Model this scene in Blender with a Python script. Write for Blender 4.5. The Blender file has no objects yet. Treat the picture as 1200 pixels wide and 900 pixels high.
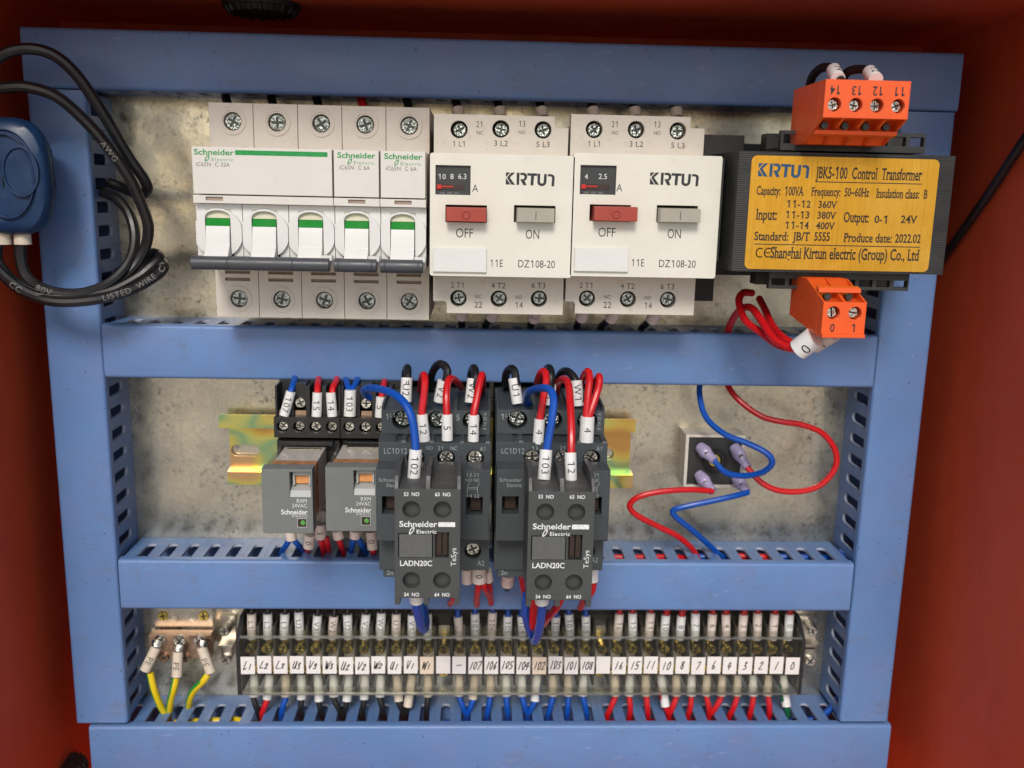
import bpy, bmesh, math, random
from mathutils import Vector, Matrix
from mathutils.geometry import tessellate_polygon
random.seed(7)
S = bpy.context.scene
COL = S.collection
R = math.radians
MM = 0.001
# ------------------------------------------------------------------ camera (solved from the duct rectangle, millimetres)
F_PX, CAM_D = 1084.05, 445.82          # focal length in photo pixels, distance from the mounting plate
YAW, PITCH, ROLL = -0.0421176, 0.1986575, 0.0215832
def cam_matrix():
    cy, sy, cp, sp, cr, sr = math.cos(YAW), math.sin(YAW), math.cos(PITCH), math.sin(PITCH), math.cos(ROLL), math.sin(ROLL)
    Rz = Matrix(((cr, -sr, 0), (sr, cr, 0), (0, 0, 1)))
    Rx = Matrix(((1, 0, 0), (0, cp, -sp), (0, sp, cp)))
    Ry = Matrix(((cy, 0, sy), (0, 1, 0), (-sy, 0, cy)))
    return Rz @ Rx @ Ry                # panel axes (right, down, into plate) -> camera axes (right, down, forward)
MC = cam_matrix()
MI = MC.transposed()
def U(px, py, d):
    """point of the photo at depth d (mm in front of the mounting plate) -> (x, z) in mm"""
    v = MI @ Vector(((px - 600) / F_PX, (py - 450) / F_PX, 1))
    t = (CAM_D - d) / v[2]
    return v[0] * t, -v[1] * t
def P3(px, py, d):
    x, z = U(px, py, d); return Vector((x, d, z))
cam = bpy.data.objects.new('camera', bpy.data.cameras.new('camera'))
COL.objects.link(cam)
cam.data.sensor_width = 36; cam.data.lens = F_PX / 1200 * 36
cam.data.clip_start = 0.01; cam.data.clip_end = 50
def toworld(v): return Vector((v[0], v[2], -v[1]))       # panel axes -> blender axes (x, y into the plate, z up)
cx_, cy_, cz_ = toworld(MI @ Vector((1, 0, 0))), toworld(MI @ Vector((0, -1, 0))), toworld(MI @ Vector((0, 0, -1)))
m = Matrix((cx_, cy_, cz_)).transposed().to_4x4(); m.translation = Vector((0, -CAM_D * MM, 0))
cam.matrix_world = m
cam.data.dof.use_dof = True; cam.data.dof.focus_distance = 0.372; cam.data.dof.aperture_fstop = 14
S.camera = cam
# ------------------------------------------------------------------ daylight
SUN_EL, SUN_AZ = 38, -6               # the light comes from above, in front, a little from the left
W = bpy.data.worlds.new('World'); S.world = W; W.use_nodes = True
nt = W.node_tree; bg = nt.nodes['Background']
sky = nt.nodes.new('ShaderNodeTexSky'); sky.sky_type = 'NISHITA'; sky.sun_disc = False
sky.sun_elevation = R(SUN_EL); sky.sun_rotation = R(180 - SUN_AZ)
sky.dust_density = 2.0; sky.ozone_density = 1.5
nt.links.new(sky.outputs[0], bg.inputs[0]); bg.inputs[1].default_value = 0.092
sun = bpy.data.objects.new('sun', bpy.data.lights.new('sun', 'SUN')); COL.objects.link(sun)
sun.data.energy = 1.5; sun.data.angle = R(17); sun.data.color = (1.0, 0.95, 0.88)
sd = Vector((math.sin(R(SUN_AZ)) * math.cos(R(SUN_EL)), -math.cos(R(SUN_AZ)) * math.cos(R(SUN_EL)), math.sin(R(SUN_EL))))
sun.rotation_euler = sd.to_track_quat('Z', 'Y').to_euler()
S.view_settings.view_transform = 'Standard'; S.view_settings.look = 'None'
S.view_settings.exposure = 0.38; S.view_settings.gamma = 1.0
S.render.engine = 'CYCLES'
S.cycles.max_bounces = 8; S.cycles.transparent_max_bounces = 12
S.cycles.caustics_reflective = False; S.cycles.caustics_refractive = False
S.cycles.use_denoising = True

# ------------------------------------------------------------------ materials
def base_mat(name):
    mt = bpy.data.materials.new(name); mt.use_nodes = True
    n = mt.node_tree; return mt, n, n.nodes['Principled BSDF']
def N(n, t, **kw):
    o = n.nodes.new(t)
    for k, v in kw.items(): setattr(o, k, v)
    return o
def noise(n, scale, detail=4, rough=.6, stretch=None):
    tc = N(n, 'ShaderNodeTexCoord'); mp = N(n, 'ShaderNodeMapping')
    s = 1000.0 if stretch is None else None
    mp.inputs['Scale'].default_value = (1000,) * 3 if stretch is None else tuple(1000 * a for a in stretch)
    n.links.new(tc.outputs['Object'], mp.inputs['Vector'])
    t = N(n, 'ShaderNodeTexNoise'); t.inputs['Scale'].default_value = 1.0 / scale
    t.inputs['Detail'].default_value = detail; t.inputs['Roughness'].default_value = rough
    n.links.new(mp.outputs[0], t.inputs['Vector'])
    return t.outputs['Fac']
def ramp(n, fac, stops):
    r = N(n, 'ShaderNodeValToRGB'); e = r.color_ramp.elements
    while len(e) < len(stops): e.new(.5)
    for i, (p, c) in enumerate(stops):
        e[i].position = p; e[i].color = (c[0], c[1], c[2], 1) if not isinstance(c, (int, float)) else (c, c, c, 1)
    n.links.new(fac, r.inputs[0]); return r.outputs[0]
def mix(n, fac, a, b, mode='MIX'):
    x = N(n, 'ShaderNodeMix', data_type='RGBA', blend_type=mode)
    for s, v in ((x.inputs[0], fac), (x.inputs[6], a), (x.inputs[7], b)):
        if hasattr(v, 'links') or isinstance(v, bpy.types.NodeSocket): n.links.new(v, s)
        elif isinstance(v, (int, float)): s.default_value = v
        else: s.default_value = (v[0], v[1], v[2], 1)
    return x.outputs[2]
def plastic(name, col, rough=.45, vary=.12, scale=9, dirt=0, dirtcol=(.2, .13, .07), bevel=.3, grain=0, spec=.5, coat=0):
    mt, n, b = base_mat(name)
    c = ramp(n, noise(n, scale), [(.3, [k * (1 - vary) for k in col]), (.7, [min(1, k * (1 + vary * .6)) for k in col])])
    if dirt:
        f = ramp(n, noise(n, 5.5, 8, .75), [(.62 - dirt * .1, 0), (.80 - dirt * .1, min(1, dirt))])
        c = mix(n, f, c, dirtcol)
        f2 = ramp(n, noise(n, 1.1, 2, .5), [(.74, 0), (.78, min(1, dirt * 1.2))])
        c = mix(n, f2, c, [k * .6 for k in dirtcol])
    n.links.new(c, b.inputs['Base Color'])
    rr = ramp(n, noise(n, 6, 5), [(.3, max(0, rough - .1)), (.7, min(1, rough + .12))])
    n.links.new(rr, b.inputs['Roughness'])
    b.inputs['Specular IOR Level'].default_value = spec
    if coat: b.inputs['Coat Weight'].default_value = coat; b.inputs['Coat Roughness'].default_value = .15
    nrm = None
    if bevel:
        bv = N(n, 'ShaderNodeBevel', samples=4); bv.inputs['Radius'].default_value = bevel * MM; nrm = bv.outputs[0]
    if grain:
        bp = N(n, 'ShaderNodeBump'); bp.inputs['Strength'].default_value = grain; bp.inputs['Distance'].default_value = .00012
        n.links.new(noise(n, .35, 3), bp.inputs['Height'])
        if nrm: n.links.new(nrm, bp.inputs['Normal'])
        nrm = bp.outputs[0]
    if nrm: n.links.new(nrm, b.inputs['Normal'])
    return mt
def metal(name, col, rough=.3, vary=.25, scale=2.5, bevel=.15, metallic=1.0):
    mt, n, b = base_mat(name)
    c = ramp(n, noise(n, scale, 5), [(.3, [k * (1 - vary) for k in col]), (.7, [min(1, k * (1 + vary * .5)) for k in col])])
    n.links.new(c, b.inputs['Base Color']); b.inputs['Metallic'].default_value = metallic
    rr = ramp(n, noise(n, scale, 4), [(.3, max(.05, rough - .12)), (.7, rough + .15)]); n.links.new(rr, b.inputs['Roughness'])
    if bevel:
        bv = N(n, 'ShaderNodeBevel', samples=4); bv.inputs['Radius'].default_value = bevel * MM
        n.links.new(bv.outputs[0], b.inputs['Normal'])
    return mt
def bumpy(mt, scale, strength, dist):
    n = mt.node_tree; b = n.nodes['Principled BSDF']; bp = N(n, 'ShaderNodeBump'); bp.inputs['Strength'].default_value = strength; bp.inputs['Distance'].default_value = dist
    n.links.new(noise(n, scale, 2), bp.inputs['Height'])
    if b.inputs['Normal'].links: n.links.new(b.inputs['Normal'].links[0].from_socket, bp.inputs['Normal'])
    n.links.new(bp.outputs[0], b.inputs['Normal']); return mt
def ink(name, col, rough=.6):
    mt, n, b = base_mat(name); b.inputs['Roughness'].default_value = rough
    n.links.new(ramp(n, noise(n, .8, 3), [(.3, [k * .85 for k in col]), (.75, [min(1, k * 1.25 + .01) for k in col])]), b.inputs['Base Color'])
    return mt
M = {}
def duct_mat():
    mt, n, b = base_mat('blue_grey_duct_plastic')
    c = ramp(n, noise(n, 60, 4), [(.3, (.105, .208, .44)), (.7, (.130, .258, .52))])
    c = mix(n, ramp(n, noise(n, 18, 3, .5), [(.40, 0), (.66, .6)]), c, (.145, .220, .46))
    c = mix(n, ramp(n, noise(n, 11, 8, .82, (.6, 1, 1)), [(.54, 0), (.70, .45)]), c, (.15, .145, .15))            # grime smudges
    c = mix(n, ramp(n, noise(n, 1.7, 3, .5), [(.71, 0), (.73, .85)]), c, (.03, .03, .04))           # specks
    sc = noise(n, 3.2, 6, .8, (.35, .35, 1.6))
    ml = N(n, 'ShaderNodeMath', operation='MULTIPLY'); n.links.new(ramp(n, sc, [(.60, 0), (.69, .5)]), ml.inputs[0]); n.links.new(ramp(n, noise(n, 38, 2, .5), [(.48, 0), (.62, 1)]), ml.inputs[1])
    c = mix(n, ml.outputs[0], c, (.44, .50, .66))                               # pale scuffs
    n.links.new(c, b.inputs['Base Color'])
    n.links.new(ramp(n, noise(n, 25, 6), [(.3, .30), (.7, .48)]), b.inputs['Roughness'])
    bv = N(n, 'ShaderNodeBevel', samples=4); bv.inputs['Radius'].default_value = .0004
    bp = N(n, 'ShaderNodeBump'); bp.inputs['Strength'].default_value = .10; bp.inputs['Distance'].default_value = .001
    n.links.new(noise(n, 30, 3), bp.inputs['Height']); n.links.new(bv.outputs[0], bp.inputs['Normal'])
    n.links.new(bp.outputs[0], b.inputs['Normal'])
    return mt
def galv_mat():
    mt, n, b = base_mat('galvanised_steel')
    tc = N(n, 'ShaderNodeTexCoord')
    c = ramp(n, noise(n, 70, 4, .55), [(.32, (.42, .42, .36)), (.50, (.74, .68, .53)), (.68, (.90, .80, .58))])
    c = mix(n, ramp(n, noise(n, 20, 6, .62), [(.45, 0), (.75, .40)]), c, (.30, .30, .27))
    c = mix(n, ramp(n, noise(n, 2.0, 3, .5), [(.35, .35), (.65, 0)]), c, (.42, .42, .40))
    fl = N(n, 'ShaderNodeMath', operation='MULTIPLY'); n.links.new(ramp(n, noise(n, 2.6, 6, .75), [(.53, 0), (.66, .9)]), fl.inputs[0]); n.links.new(ramp(n, noise(n, 30, 3, .5), [(.42, .1), (.62, 1)]), fl.inputs[1])
    c = mix(n, fl.outputs[0], c, (.15, .145, .13))
    c = mix(n, ramp(n, noise(n, 2.2, 6, .7, (1, 1, .5)), [(.60, 0), (.72, .30)]), c, (.90, .86, .78))
    c = mix(n, ramp(n, noise(n, 1.2, 4, .6), [(.68, 0), (.73, .5)]), c, (.14, .09, .05))
    n.links.new(c, b.inputs['Base Color']); b.inputs['Metallic'].default_value = .92
    n.links.new(ramp(n, noise(n, 9, 6), [(.3, .20), (.7, .36)]), b.inputs['Roughness'])
    bp = N(n, 'ShaderNodeBump'); bp.inputs['Strength'].default_value = .12; bp.inputs['Distance'].default_value = .0006
    n.links.new(noise(n, 6, 4), bp.inputs['Height']); n.links.new(bp.outputs[0], b.inputs['Normal'])
    return mt
def gold_mat():
    mt, n, b = base_mat('brushed_gold_foil')
    c = ramp(n, noise(n, .7, 5, .7, (1, 1, .02)), [(.3, (.60, .295, .017)), (.7, (.74, .385, .032))])
    c = mix(n, ramp(n, noise(n, 16, 6, .6), [(.45, 0), (.72, .3)]), c, (.90, .58, .12))
    n.links.new(c, b.inputs['Base Color']); b.inputs['Metallic'].default_value = .6
    n.links.new(ramp(n, noise(n, .9, 3, .6, (1, 1, .05)), [(.3, .33), (.7, .52)]), b.inputs['Roughness'])
    bp = N(n, 'ShaderNodeBump'); bp.inputs['Strength'].default_value = .25; bp.inputs['Distance'].default_value = .0008
    n.links.new(noise(n, 9, 3), bp.inputs['Height']); n.links.new(bp.outputs[0], b.inputs['Normal'])
    return mt
def zinc_mat():
    mt, n, b = base_mat('yellow_passivated_zinc')
    c = ramp(n, noise(n, 22, 1, .4, (.6, 1, 1.2)), [(.36, (.74, .40, .12)), (.43, (.88, .62, .14)), (.49, (.80, .76, .22)), (.55, (.36, .58, .30)), (.60, (.84, .70, .18)), (.67, (.80, .50, .24))])
    n.links.new(c, b.inputs['Base Color']); b.inputs['Metallic'].default_value = .95
    b.inputs['Roughness'].default_value = .24
    return mt
def clear_mat(name, tint=(.93, .94, .92), gl=.35, rough=.06, fm=.8):
    mt = bpy.data.materials.new(name); mt.use_nodes = True; n = mt.node_tree
    for x in list(n.nodes): n.nodes.remove(x)
    o = N(n, 'ShaderNodeOutputMaterial'); mx = N(n, 'ShaderNodeMixShader'); t = N(n, 'ShaderNodeBsdfTransparent'); g = N(n, 'ShaderNodeBsdfGlossy')
    f = N(n, 'ShaderNodeFresnel'); f.inputs['IOR'].default_value = 1.5
    mp = N(n, 'ShaderNodeMath', operation='MULTIPLY_ADD'); mp.inputs[1].default_value = fm; mp.inputs[2].default_value = gl * .08
    n.links.new(f.outputs[0], mp.inputs[0])
    dd = ramp(n, noise(n, 6, 5, .6), [(.35, tint), (.75, [k * .9 for k in tint])])
    n.links.new(dd, t.inputs[0]); g.inputs['Roughness'].default_value = rough
    n.links.new(mp.outputs[0], mx.inputs[0]); n.links.new(t.outputs[0], mx.inputs[1]); n.links.new(g.outputs[0], mx.inputs[2]); n.links.new(mx.outputs[0], o.inputs[0])
    return mt
def lam_mat():
    mt, n, b = base_mat('black_laminated_steel')
    tc = N(n, 'ShaderNodeTexCoord'); w = N(n, 'ShaderNodeTexWave', wave_type='BANDS', bands_direction='Z')
    w.inputs['Scale'].default_value = 1000 / 1.1 / 3.1416 / 2 * 3.1416; w.inputs['Distortion'].default_value = .3
    n.links.new(tc.outputs['Object'], w.inputs['Vector'])
    c = ramp(n, noise(n, 8, 6), [(.3, (.018, .020, .020)), (.7, (.036, .038, .036))])
    c = mix(n, ramp(n, noise(n, 1.3, 4, .7, (.3, 1, 1)), [(.66, 0), (.75, .35)]), c, (.2, .2, .19))
    n.links.new(c, b.inputs['Base Color']); b.inputs['Roughness'].default_value = .42
    bp = N(n, 'ShaderNodeBump'); bp.inputs['Strength'].default_value = .55; bp.inputs['Distance'].default_value = .0004
    n.links.new(w.outputs['Fac'], bp.inputs['Height']); n.links.new(bp.outputs[0], b.inputs['Normal'])
    return mt
def pe_mat():
    mt, n, b = base_mat('yellow_green_insulation')
    tc = N(n, 'ShaderNodeTexCoord'); sx = N(n, 'ShaderNodeSeparateXYZ'); n.links.new(tc.outputs['Normal'], sx.inputs[0])
    f = ramp(n, sx.outputs[0], [(.30, 1), (.34, 0)])
    mp = N(n, 'ShaderNodeMapRange'); mp.inputs[1].default_value = -1; mp.inputs[2].default_value = 1
    n.links.new(sx.outputs[0], mp.inputs[0])
    f = ramp(n, mp.outputs[0], [(.24, 1), (.27, 0)])
    c = mix(n, f, (.80, .58, .01), (.02, .27, .05)); n.links.new(c, b.inputs['Base Color']); b.inputs['Roughness'].default_value = .4
    return mt
def wall_mat():
    mt, n, b = base_mat('red_oxide_paint')
    c = ramp(n, noise(n, 40, 6, .65, (1, 1, .4)), [(.3, (.50, .064, .024)), (.7, (.62, .088, .033))])
    c = mix(n, ramp(n, noise(n, 2.5, 6, .8, (1, 1, .25)), [(.62, 0), (.76, .40)]), c, (.40, .15, .10))
    c = mix(n, ramp(n, noise(n, .9, 2, .5), [(.72, 0), (.76, .6)]), c, (.10, .03, .02))
    b.inputs['Specular IOR Level'].default_value = .3; n.links.new(c, b.inputs['Base Color']); n.links.new(ramp(n, noise(n, 12, 5), [(.3, .42), (.7, .65)]), b.inputs['Roughness'])
    bp = N(n, 'ShaderNodeBump'); bp.inputs['Strength'].default_value = .2; bp.inputs['Distance'].default_value = .0004
    n.links.new(noise(n, 1.2, 4), bp.inputs['Height']); n.links.new(bp.outputs[0], b.inputs['Normal'])
    return mt
M['duct'] = duct_mat(); M['galv'] = galv_mat(); M['gold'] = gold_mat(); M['zinc'] = zinc_mat(); M['lam'] = lam_mat(); M['pe'] = pe_mat(); M['wall'] = wall_mat()
M['clear'] = clear_mat('clear_cover_plastic', (.98, .98, .95), .15, .08, .35); M['amber_clear'] = clear_mat('clear_relay_case', (.98, .97, .95), .3, .1, .35)
M['cream'] = plastic('cream_breaker_plastic', (.69, .665, .615), .42, .04, 12, .22, (.45, .33, .20))
M['shoulder'] = plastic('cream_terminal_plastic', (.71, .665, .585), .5, .05, 12, .5, (.46, .33, .20))
M['starter'] = plastic('ivory_starter_plastic', (.74, .72, .63), .42, .04, 14, .4, (.48, .38, .24))
M['starter_low'] = plastic('ivory_terminal_plastic', (.66, .62, .54), .5, .06, 12, .6, (.44, .31, .18))
M['white'] = plastic('white_plastic', (.72, .715, .69), .38, .03, 9, .08, (.5, .4, .28))
M['beige'] = plastic('beige_recess_plastic', (.66, .63, .47), .5, .05)
M['vent'] = plastic('tan_recess_plastic', (.36, .27, .21), .6, .08)
M['green'] = plastic('green_plastic', (.001, .215, .018), .55, .08, spec=.15)
M['handle'] = plastic('charcoal_handle_plastic', (.060, .066, .075), .38, .1, 6, .1, (.2, .2, .2), .5)
M['redbtn'] = plastic('red_button_plastic', (.37, .052, .034), .42, .08, 5, .18, (.2, .05, .03), .4)
M['greybtn'] = plastic('grey_button_plastic', (.38, .355, .29), .42, .08, 5, .25, (.2, .16, .1), .4)
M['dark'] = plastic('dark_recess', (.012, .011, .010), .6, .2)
M['dial'] = plastic('charcoal_dial_plastic', (.035, .038, .040), .45, .1)
M['brown'] = plastic('dark_brown_plastic', (.035, .018, .012), .5, .2)
M['redptr'] = plastic('red_pointer', (.6, .02, .015), .4)
M['orange'] = plastic('orange_plastic', (.84, .105, .015), .36, .05, 8, .06, (.5, .08, .02), .35)
M['bobbin'] = plastic('black_bobbin_plastic', (.030, .032, .032), .42, .15, 8, .12, (.15, .14, .12))
M['contactor'] = plastic('slate_contactor_plastic', (.054, .064, .070), .48, .08, 9, .06, (.2, .19, .17), .35, .12)
M['aux'] = plastic('graphite_block_plastic', (.062, .065, .063), .46, .07, 9, .05, (.2, .19, .17), .35, .10)
M['clip'] = plastic('grainy_grey_plastic', (.105, .107, .105), .6, .1, 2, 0, bevel=.3, grain=.6)
M['relay'] = plastic('grey_relay_plastic', (.17, .18, .172), .5, .05, 9, .05, (.25, .22, .18), .35)
M['lightgrey'] = plastic('light_grey_plastic', (.42, .44, .43), .4, .06)
M['socket'] = plastic('black_socket_plastic', (.020, .020, .021), .42, .15, 5, .12, (.15, .13, .1), .3)
M['copper_in'] = plastic('amber_coil_tape', (.78, .34, .12), .3, .25, 3, 0, bevel=0)
M['ivory_in'] = plastic('ivory_coil_former', (.88, .84, .78), .5, .06, 4)
M['steel'] = metal('bright_screw_steel', (.70, .67, .60), .22, .22, 2.5)
M['dullsteel'] = metal('dull_screw_steel', (.44, .47, .43), .20, .30, 2.0)
M['brass'] = metal('brass', (.80, .62, .14), .28, .35, 1.5)
M['tarnish'] = metal('tarnished_brass_bar', (.58, .40, .28), .38, .4, 3.5)
M['nickel'] = metal('nickel_bracket', (.66, .61, .52), .30, .3, 6)
M['black'] = plastic('black_insulation', (.011, .011, .012), .36, .2, 6, .10, (.08, .07, .06), 0)
M['red'] = plastic('red_insulation', (.60, .008, .012), .33, .08, 6, .05, (.3, .01, .01), 0)
M['blue'] = plastic('blue_insulation', (.002, .075, .42), .33, .08, 6, .04, (.01, .04, .2), 0)
M['greenwire'] = plastic('green_insulation', (.004, .13, .05), .4, .1, 6, 0, bevel=0)
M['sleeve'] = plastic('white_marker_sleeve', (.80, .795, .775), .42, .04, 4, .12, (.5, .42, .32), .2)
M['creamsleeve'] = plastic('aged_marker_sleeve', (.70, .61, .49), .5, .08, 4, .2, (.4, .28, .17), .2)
M['pinksleeve'] = plastic('shaded_marker_sleeve', (.76, .66, .60), .48, .06, 4, .1, (.45, .33, .25), .2)  # shaded copy of the white sleeve, the shade put into its colour
M['lilac'] = plastic('lilac_spade_cover', (.40, .35, .54), .22, .12, 2.5, 0, bevel=.2, coat=.4)
M['bluebox'] = plastic('blue_housing_plastic', (.005, .034, .105), .42, .2, 12, .3, (.10, .14, .2), .6)
M['rubber'] = plastic('black_rubber', (.012, .011, .010), .6, .2)
M['paper'] = plastic('paper_label', (.82, .81, .79), .7, .03, 6, .08, (.5, .42, .32), 0)
M['paperwarm'] = plastic('yellowed_paper_label', (.80, .68, .54), .7, .04, 6, .1, (.5, .38, .26), 0)
M['ink'] = ink('black_ink', (.016, .016, .018)); M['inkgrey'] = ink('grey_ink', (.10, .095, .09)); M['inkgreen'] = ink('green_ink', (.004, .27, .05)); M['inkbrown'] = ink('brown_ink', (.022, .013, .007)); M['inkblue'] = ink('navy_ink', (.006, .06, .14)); M['inkwhite'] = ink('white_ink', (.74, .75, .74)); M['inkpale'] = ink('pale_grey_ink', (.34, .38, .38))
bumpy(M['steel'], 1.5, .5, .0012); bumpy(M['dullsteel'], 1.7, .7, .0016); bumpy(M['brass'], 1.5, .4, .001)
M['groove'] = metal('grimy_screw_recess', (.09, .10, .095), .45, .3, 2)  # dark tone stands for the shade in screw slots and clamp recesses
M['ductedge'] = plastic('raw_cut_duct_edge', (.42, .47, .58), .5, .1, 4, 0, bevel=0)
M['strip'] = plastic('brown_black_strip_plastic', (.055, .050, .040), .45, .2, 5)
M['edge'] = clear_mat('frosted_cover_edge', (.86, .88, .88), 3.5, .35)  # glossier material that draws the bright highlight along the cover edges
M['rim'] = metal('satin_rim_metal', (.72, .68, .60), .5, .15, 3, metallic=.35)
M['cableprint'] = ink('worn_cable_print', (.20, .20, .19))
M['led'] = plastic('green_lens', (.10, .36, .07), .2, .3, .8)

# ------------------------------------------------------------------ mesh builder; points are (x, d, z) in mm: d = distance in front of the plate
class MB:
    def __init__(s): s.v = []; s.f = []; s.sm = False
    def add(s, vs, fs):
        o = len(s.v); s.v += [tuple(p) for p in vs]; s.f += [tuple(i + o for i in f) for f in fs]; return s
    def box(s, x0, x1, d0, d1, z0, z1, tx=0, tz=0):
        """tx, tz: how much the front face is smaller on each side"""
        vs = [(x0, d0, z0), (x1, d0, z0), (x1, d0, z1), (x0, d0, z1), (x0 + tx, d1, z0 + tz), (x1 - tx, d1, z0 + tz), (x1 - tx, d1, z1 - tz), (x0 + tx, d1, z1 - tz)]
        return s.add(vs, [(0, 1, 2, 3), (7, 6, 5, 4), (0, 4, 5, 1), (1, 5, 6, 2), (2, 6, 7, 3), (3, 7, 4, 0)])
    def plate(s, outer, holes, d0, d1, floor=False):
        """polygon in (x, z) with holes, from depth d0 to d1"""
        loops = [outer] + list(holes); flat = [p for l in loops for p in l]
        tris = tessellate_polygon([[Vector((p[0], p[1], 0)) for p in l] for l in loops])
        n = len(flat); vs = [(p[0], d1, p[1]) for p in flat] + [(p[0], d0, p[1]) for p in flat]
        fs = [tuple(t) for t in tris] + [tuple(i + n for i in reversed(t)) for t in tris]
        o = 0
        for l in loops:
            k = len(l)
            for i in range(k): fs.append((o + i, o + (i + 1) % k, n + o + (i + 1) % k, n + o + i))
            o += k
        return s.add(vs, fs)
    def profile(s, prof, x0, x1):
        """polygon in (d, z) extruded along x"""
        n = len(prof); vs = [(x0, p[0], p[1]) for p in prof] + [(x1, p[0], p[1]) for p in prof]
        tris = tessellate_polygon([[Vector((p[0], p[1], 0)) for p in prof]])
        fs = [tuple(t) for t in tris] + [tuple(i + n for i in reversed(t)) for t in tris]
        for i in range(n): fs.append((i, (i + 1) % n, n + (i + 1) % n, n + i))
        return s.add(vs, fs)
    def frus(s, a, b, r0, r1, seg=20, cap=True):
        a, b = Vector(a), Vector(b); ax = (b - a).normalized()
        u = ax.cross(Vector((0, 1, 0)) if abs(ax[1]) < .9 else Vector((1, 0, 0))).normalized(); w = ax.cross(u)
        vs = []
        for p, r in ((a, r0), (b, r1)):
            for i in range(seg):
                t = 2 * math.pi * i / seg; vs.append(p + u * (r * math.cos(t)) + w * (r * math.sin(t)))
        fs = [(i, (i + 1) % seg, seg + (i + 1) % seg, seg + i) for i in range(seg)]
        if cap: fs += [tuple(range(seg)), tuple(range(2 * seg - 1, seg - 1, -1))]
        return s.add(vs, fs)
    def tube(s, pts, r, seg=10, smooth=6):
        pl = spline(pts, smooth) if smooth else [Vector(p) for p in pts]
        fr = frames(pl); vs = []; k = len(pl)
        rr = r if callable(r) else (lambda t: r)
        for i, (p, u, w) in enumerate(fr):
            q = rr(i / (k - 1))
            for j in range(seg):
                t = 2 * math.pi * j / seg; vs.append(p + u * (q * math.cos(t)) + w * (q * math.sin(t)))
        fs = []
        for i in range(k - 1):
            for j in range(seg): fs.append((i * seg + j, i * seg + (j + 1) % seg, (i + 1) * seg + (j + 1) % seg, (i + 1) * seg + j))
        fs += [tuple(range(seg - 1, -1, -1)), tuple(range((k - 1) * seg, k * seg))]
        s.sm = True
        return s.add(vs, fs)
    def build(s, name, mat, parent=None, org=None, angle=32):
        me = bpy.data.meshes.new(name)
        if org is None:
            if parent is not None: org = ORG[parent.name]
            else:
                lo = [min(p[i] for p in s.v) for i in range(3)]; hi = [max(p[i] for p in s.v) for i in range(3)]
                org = ((lo[0] + hi[0]) / 2, lo[1], lo[2])
        me.from_pydata([((p[0] - org[0]) * MM, -(p[1] - org[1]) * MM, (p[2] - org[2]) * MM) for p in s.v], [], s.f)
        bm = bmesh.new(); bm.from_mesh(me); bmesh.ops.recalc_face_normals(bm, faces=bm.faces); bm.to_mesh(me); bm.free()
        me.materials.append(M[mat])
        for p in me.polygons: p.use_smooth = True
        me.set_sharp_from_angle(angle=R(angle))
        o = bpy.data.objects.new(name, me); COL.objects.link(o)
        if parent is not None: o.parent = parent
        else: o.location = (org[0] * MM, -org[1] * MM, org[2] * MM)
        ORG[o.name] = org
        return o
ORG = {}
def spline(pts, k=6):
    P = [Vector(p) for p in pts]
    if len(P) < 3: return P
    out = []
    for i in range(len(P) - 1):
        p1, p2 = P[i], P[i + 1]
        p0 = P[i - 1] if i else p1 * 2 - p2
        p3 = P[i + 2] if i + 2 < len(P) else p2 * 2 - p1
        for j in range(k):
            t = j / k
            out.append(.5 * ((2 * p1) + (p2 - p0) * t + (2 * p0 - 5 * p1 + 4 * p2 - p3) * t * t + (3 * p1 - p0 - 3 * p2 + p3) * t ** 3))
    out.append(P[-1]); return out
def frames(pl):
    out = []; u = None
    for i, p in enumerate(pl):
        t = (pl[min(i + 1, len(pl) - 1)] - pl[max(i - 1, 0)]).normalized()
        if u is None: u = t.cross(Vector((0, 1, 0)) if abs(t[1]) < .9 else Vector((1, 0, 0))).normalized()
        else: u = (u - t * u.dot(t)).normalized()
        out.append((p, u, t.cross(u)))
    return out
def circ(x, z, r, n=24, a0=0): return [(x + r * math.cos(2 * math.pi * i / n + a0), z + r * math.sin(2 * math.pi * i / n + a0)) for i in range(n)]
def rect(x0, x1, z0, z1): return [(x0, z0), (x1, z0), (x1, z1), (x0, z1)]
def rrect(x0, x1, z0, z1, r, n=5):
    out = []
    for cx, cz, a in ((x1 - r, z0 + r, -90), (x1 - r, z1 - r, 0), (x0 + r, z1 - r, 90), (x0 + r, z0 + r, 180)):
        for i in range(n + 1):
            t = R(a + 90 * i / n); out.append((cx + r * math.cos(t), cz + r * math.sin(t)))
    return out
def Rc(px0, py0, px1, py1, d):
    """photo rectangle (top-left, bottom-right) on the plane at depth d -> x0, x1, zlow, zhigh"""
    a, b = U(px0, py0, d), U(px1, py1, d); return a[0], b[0], b[1], a[1]
def thing(name, label, cat, org, group=None):
    o = bpy.data.objects.new(name, None); COL.objects.link(o); o.empty_display_size = .01
    o.location = (org[0] * MM, -org[1] * MM, org[2] * MM); ORG[o.name] = org
    o['label'] = label; o['category'] = cat
    if group: o['group'] = group
    return o
def tag(o, label, cat, group=None):
    o['label'] = label; o['category'] = cat
    if group: o['group'] = group
    return o
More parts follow.
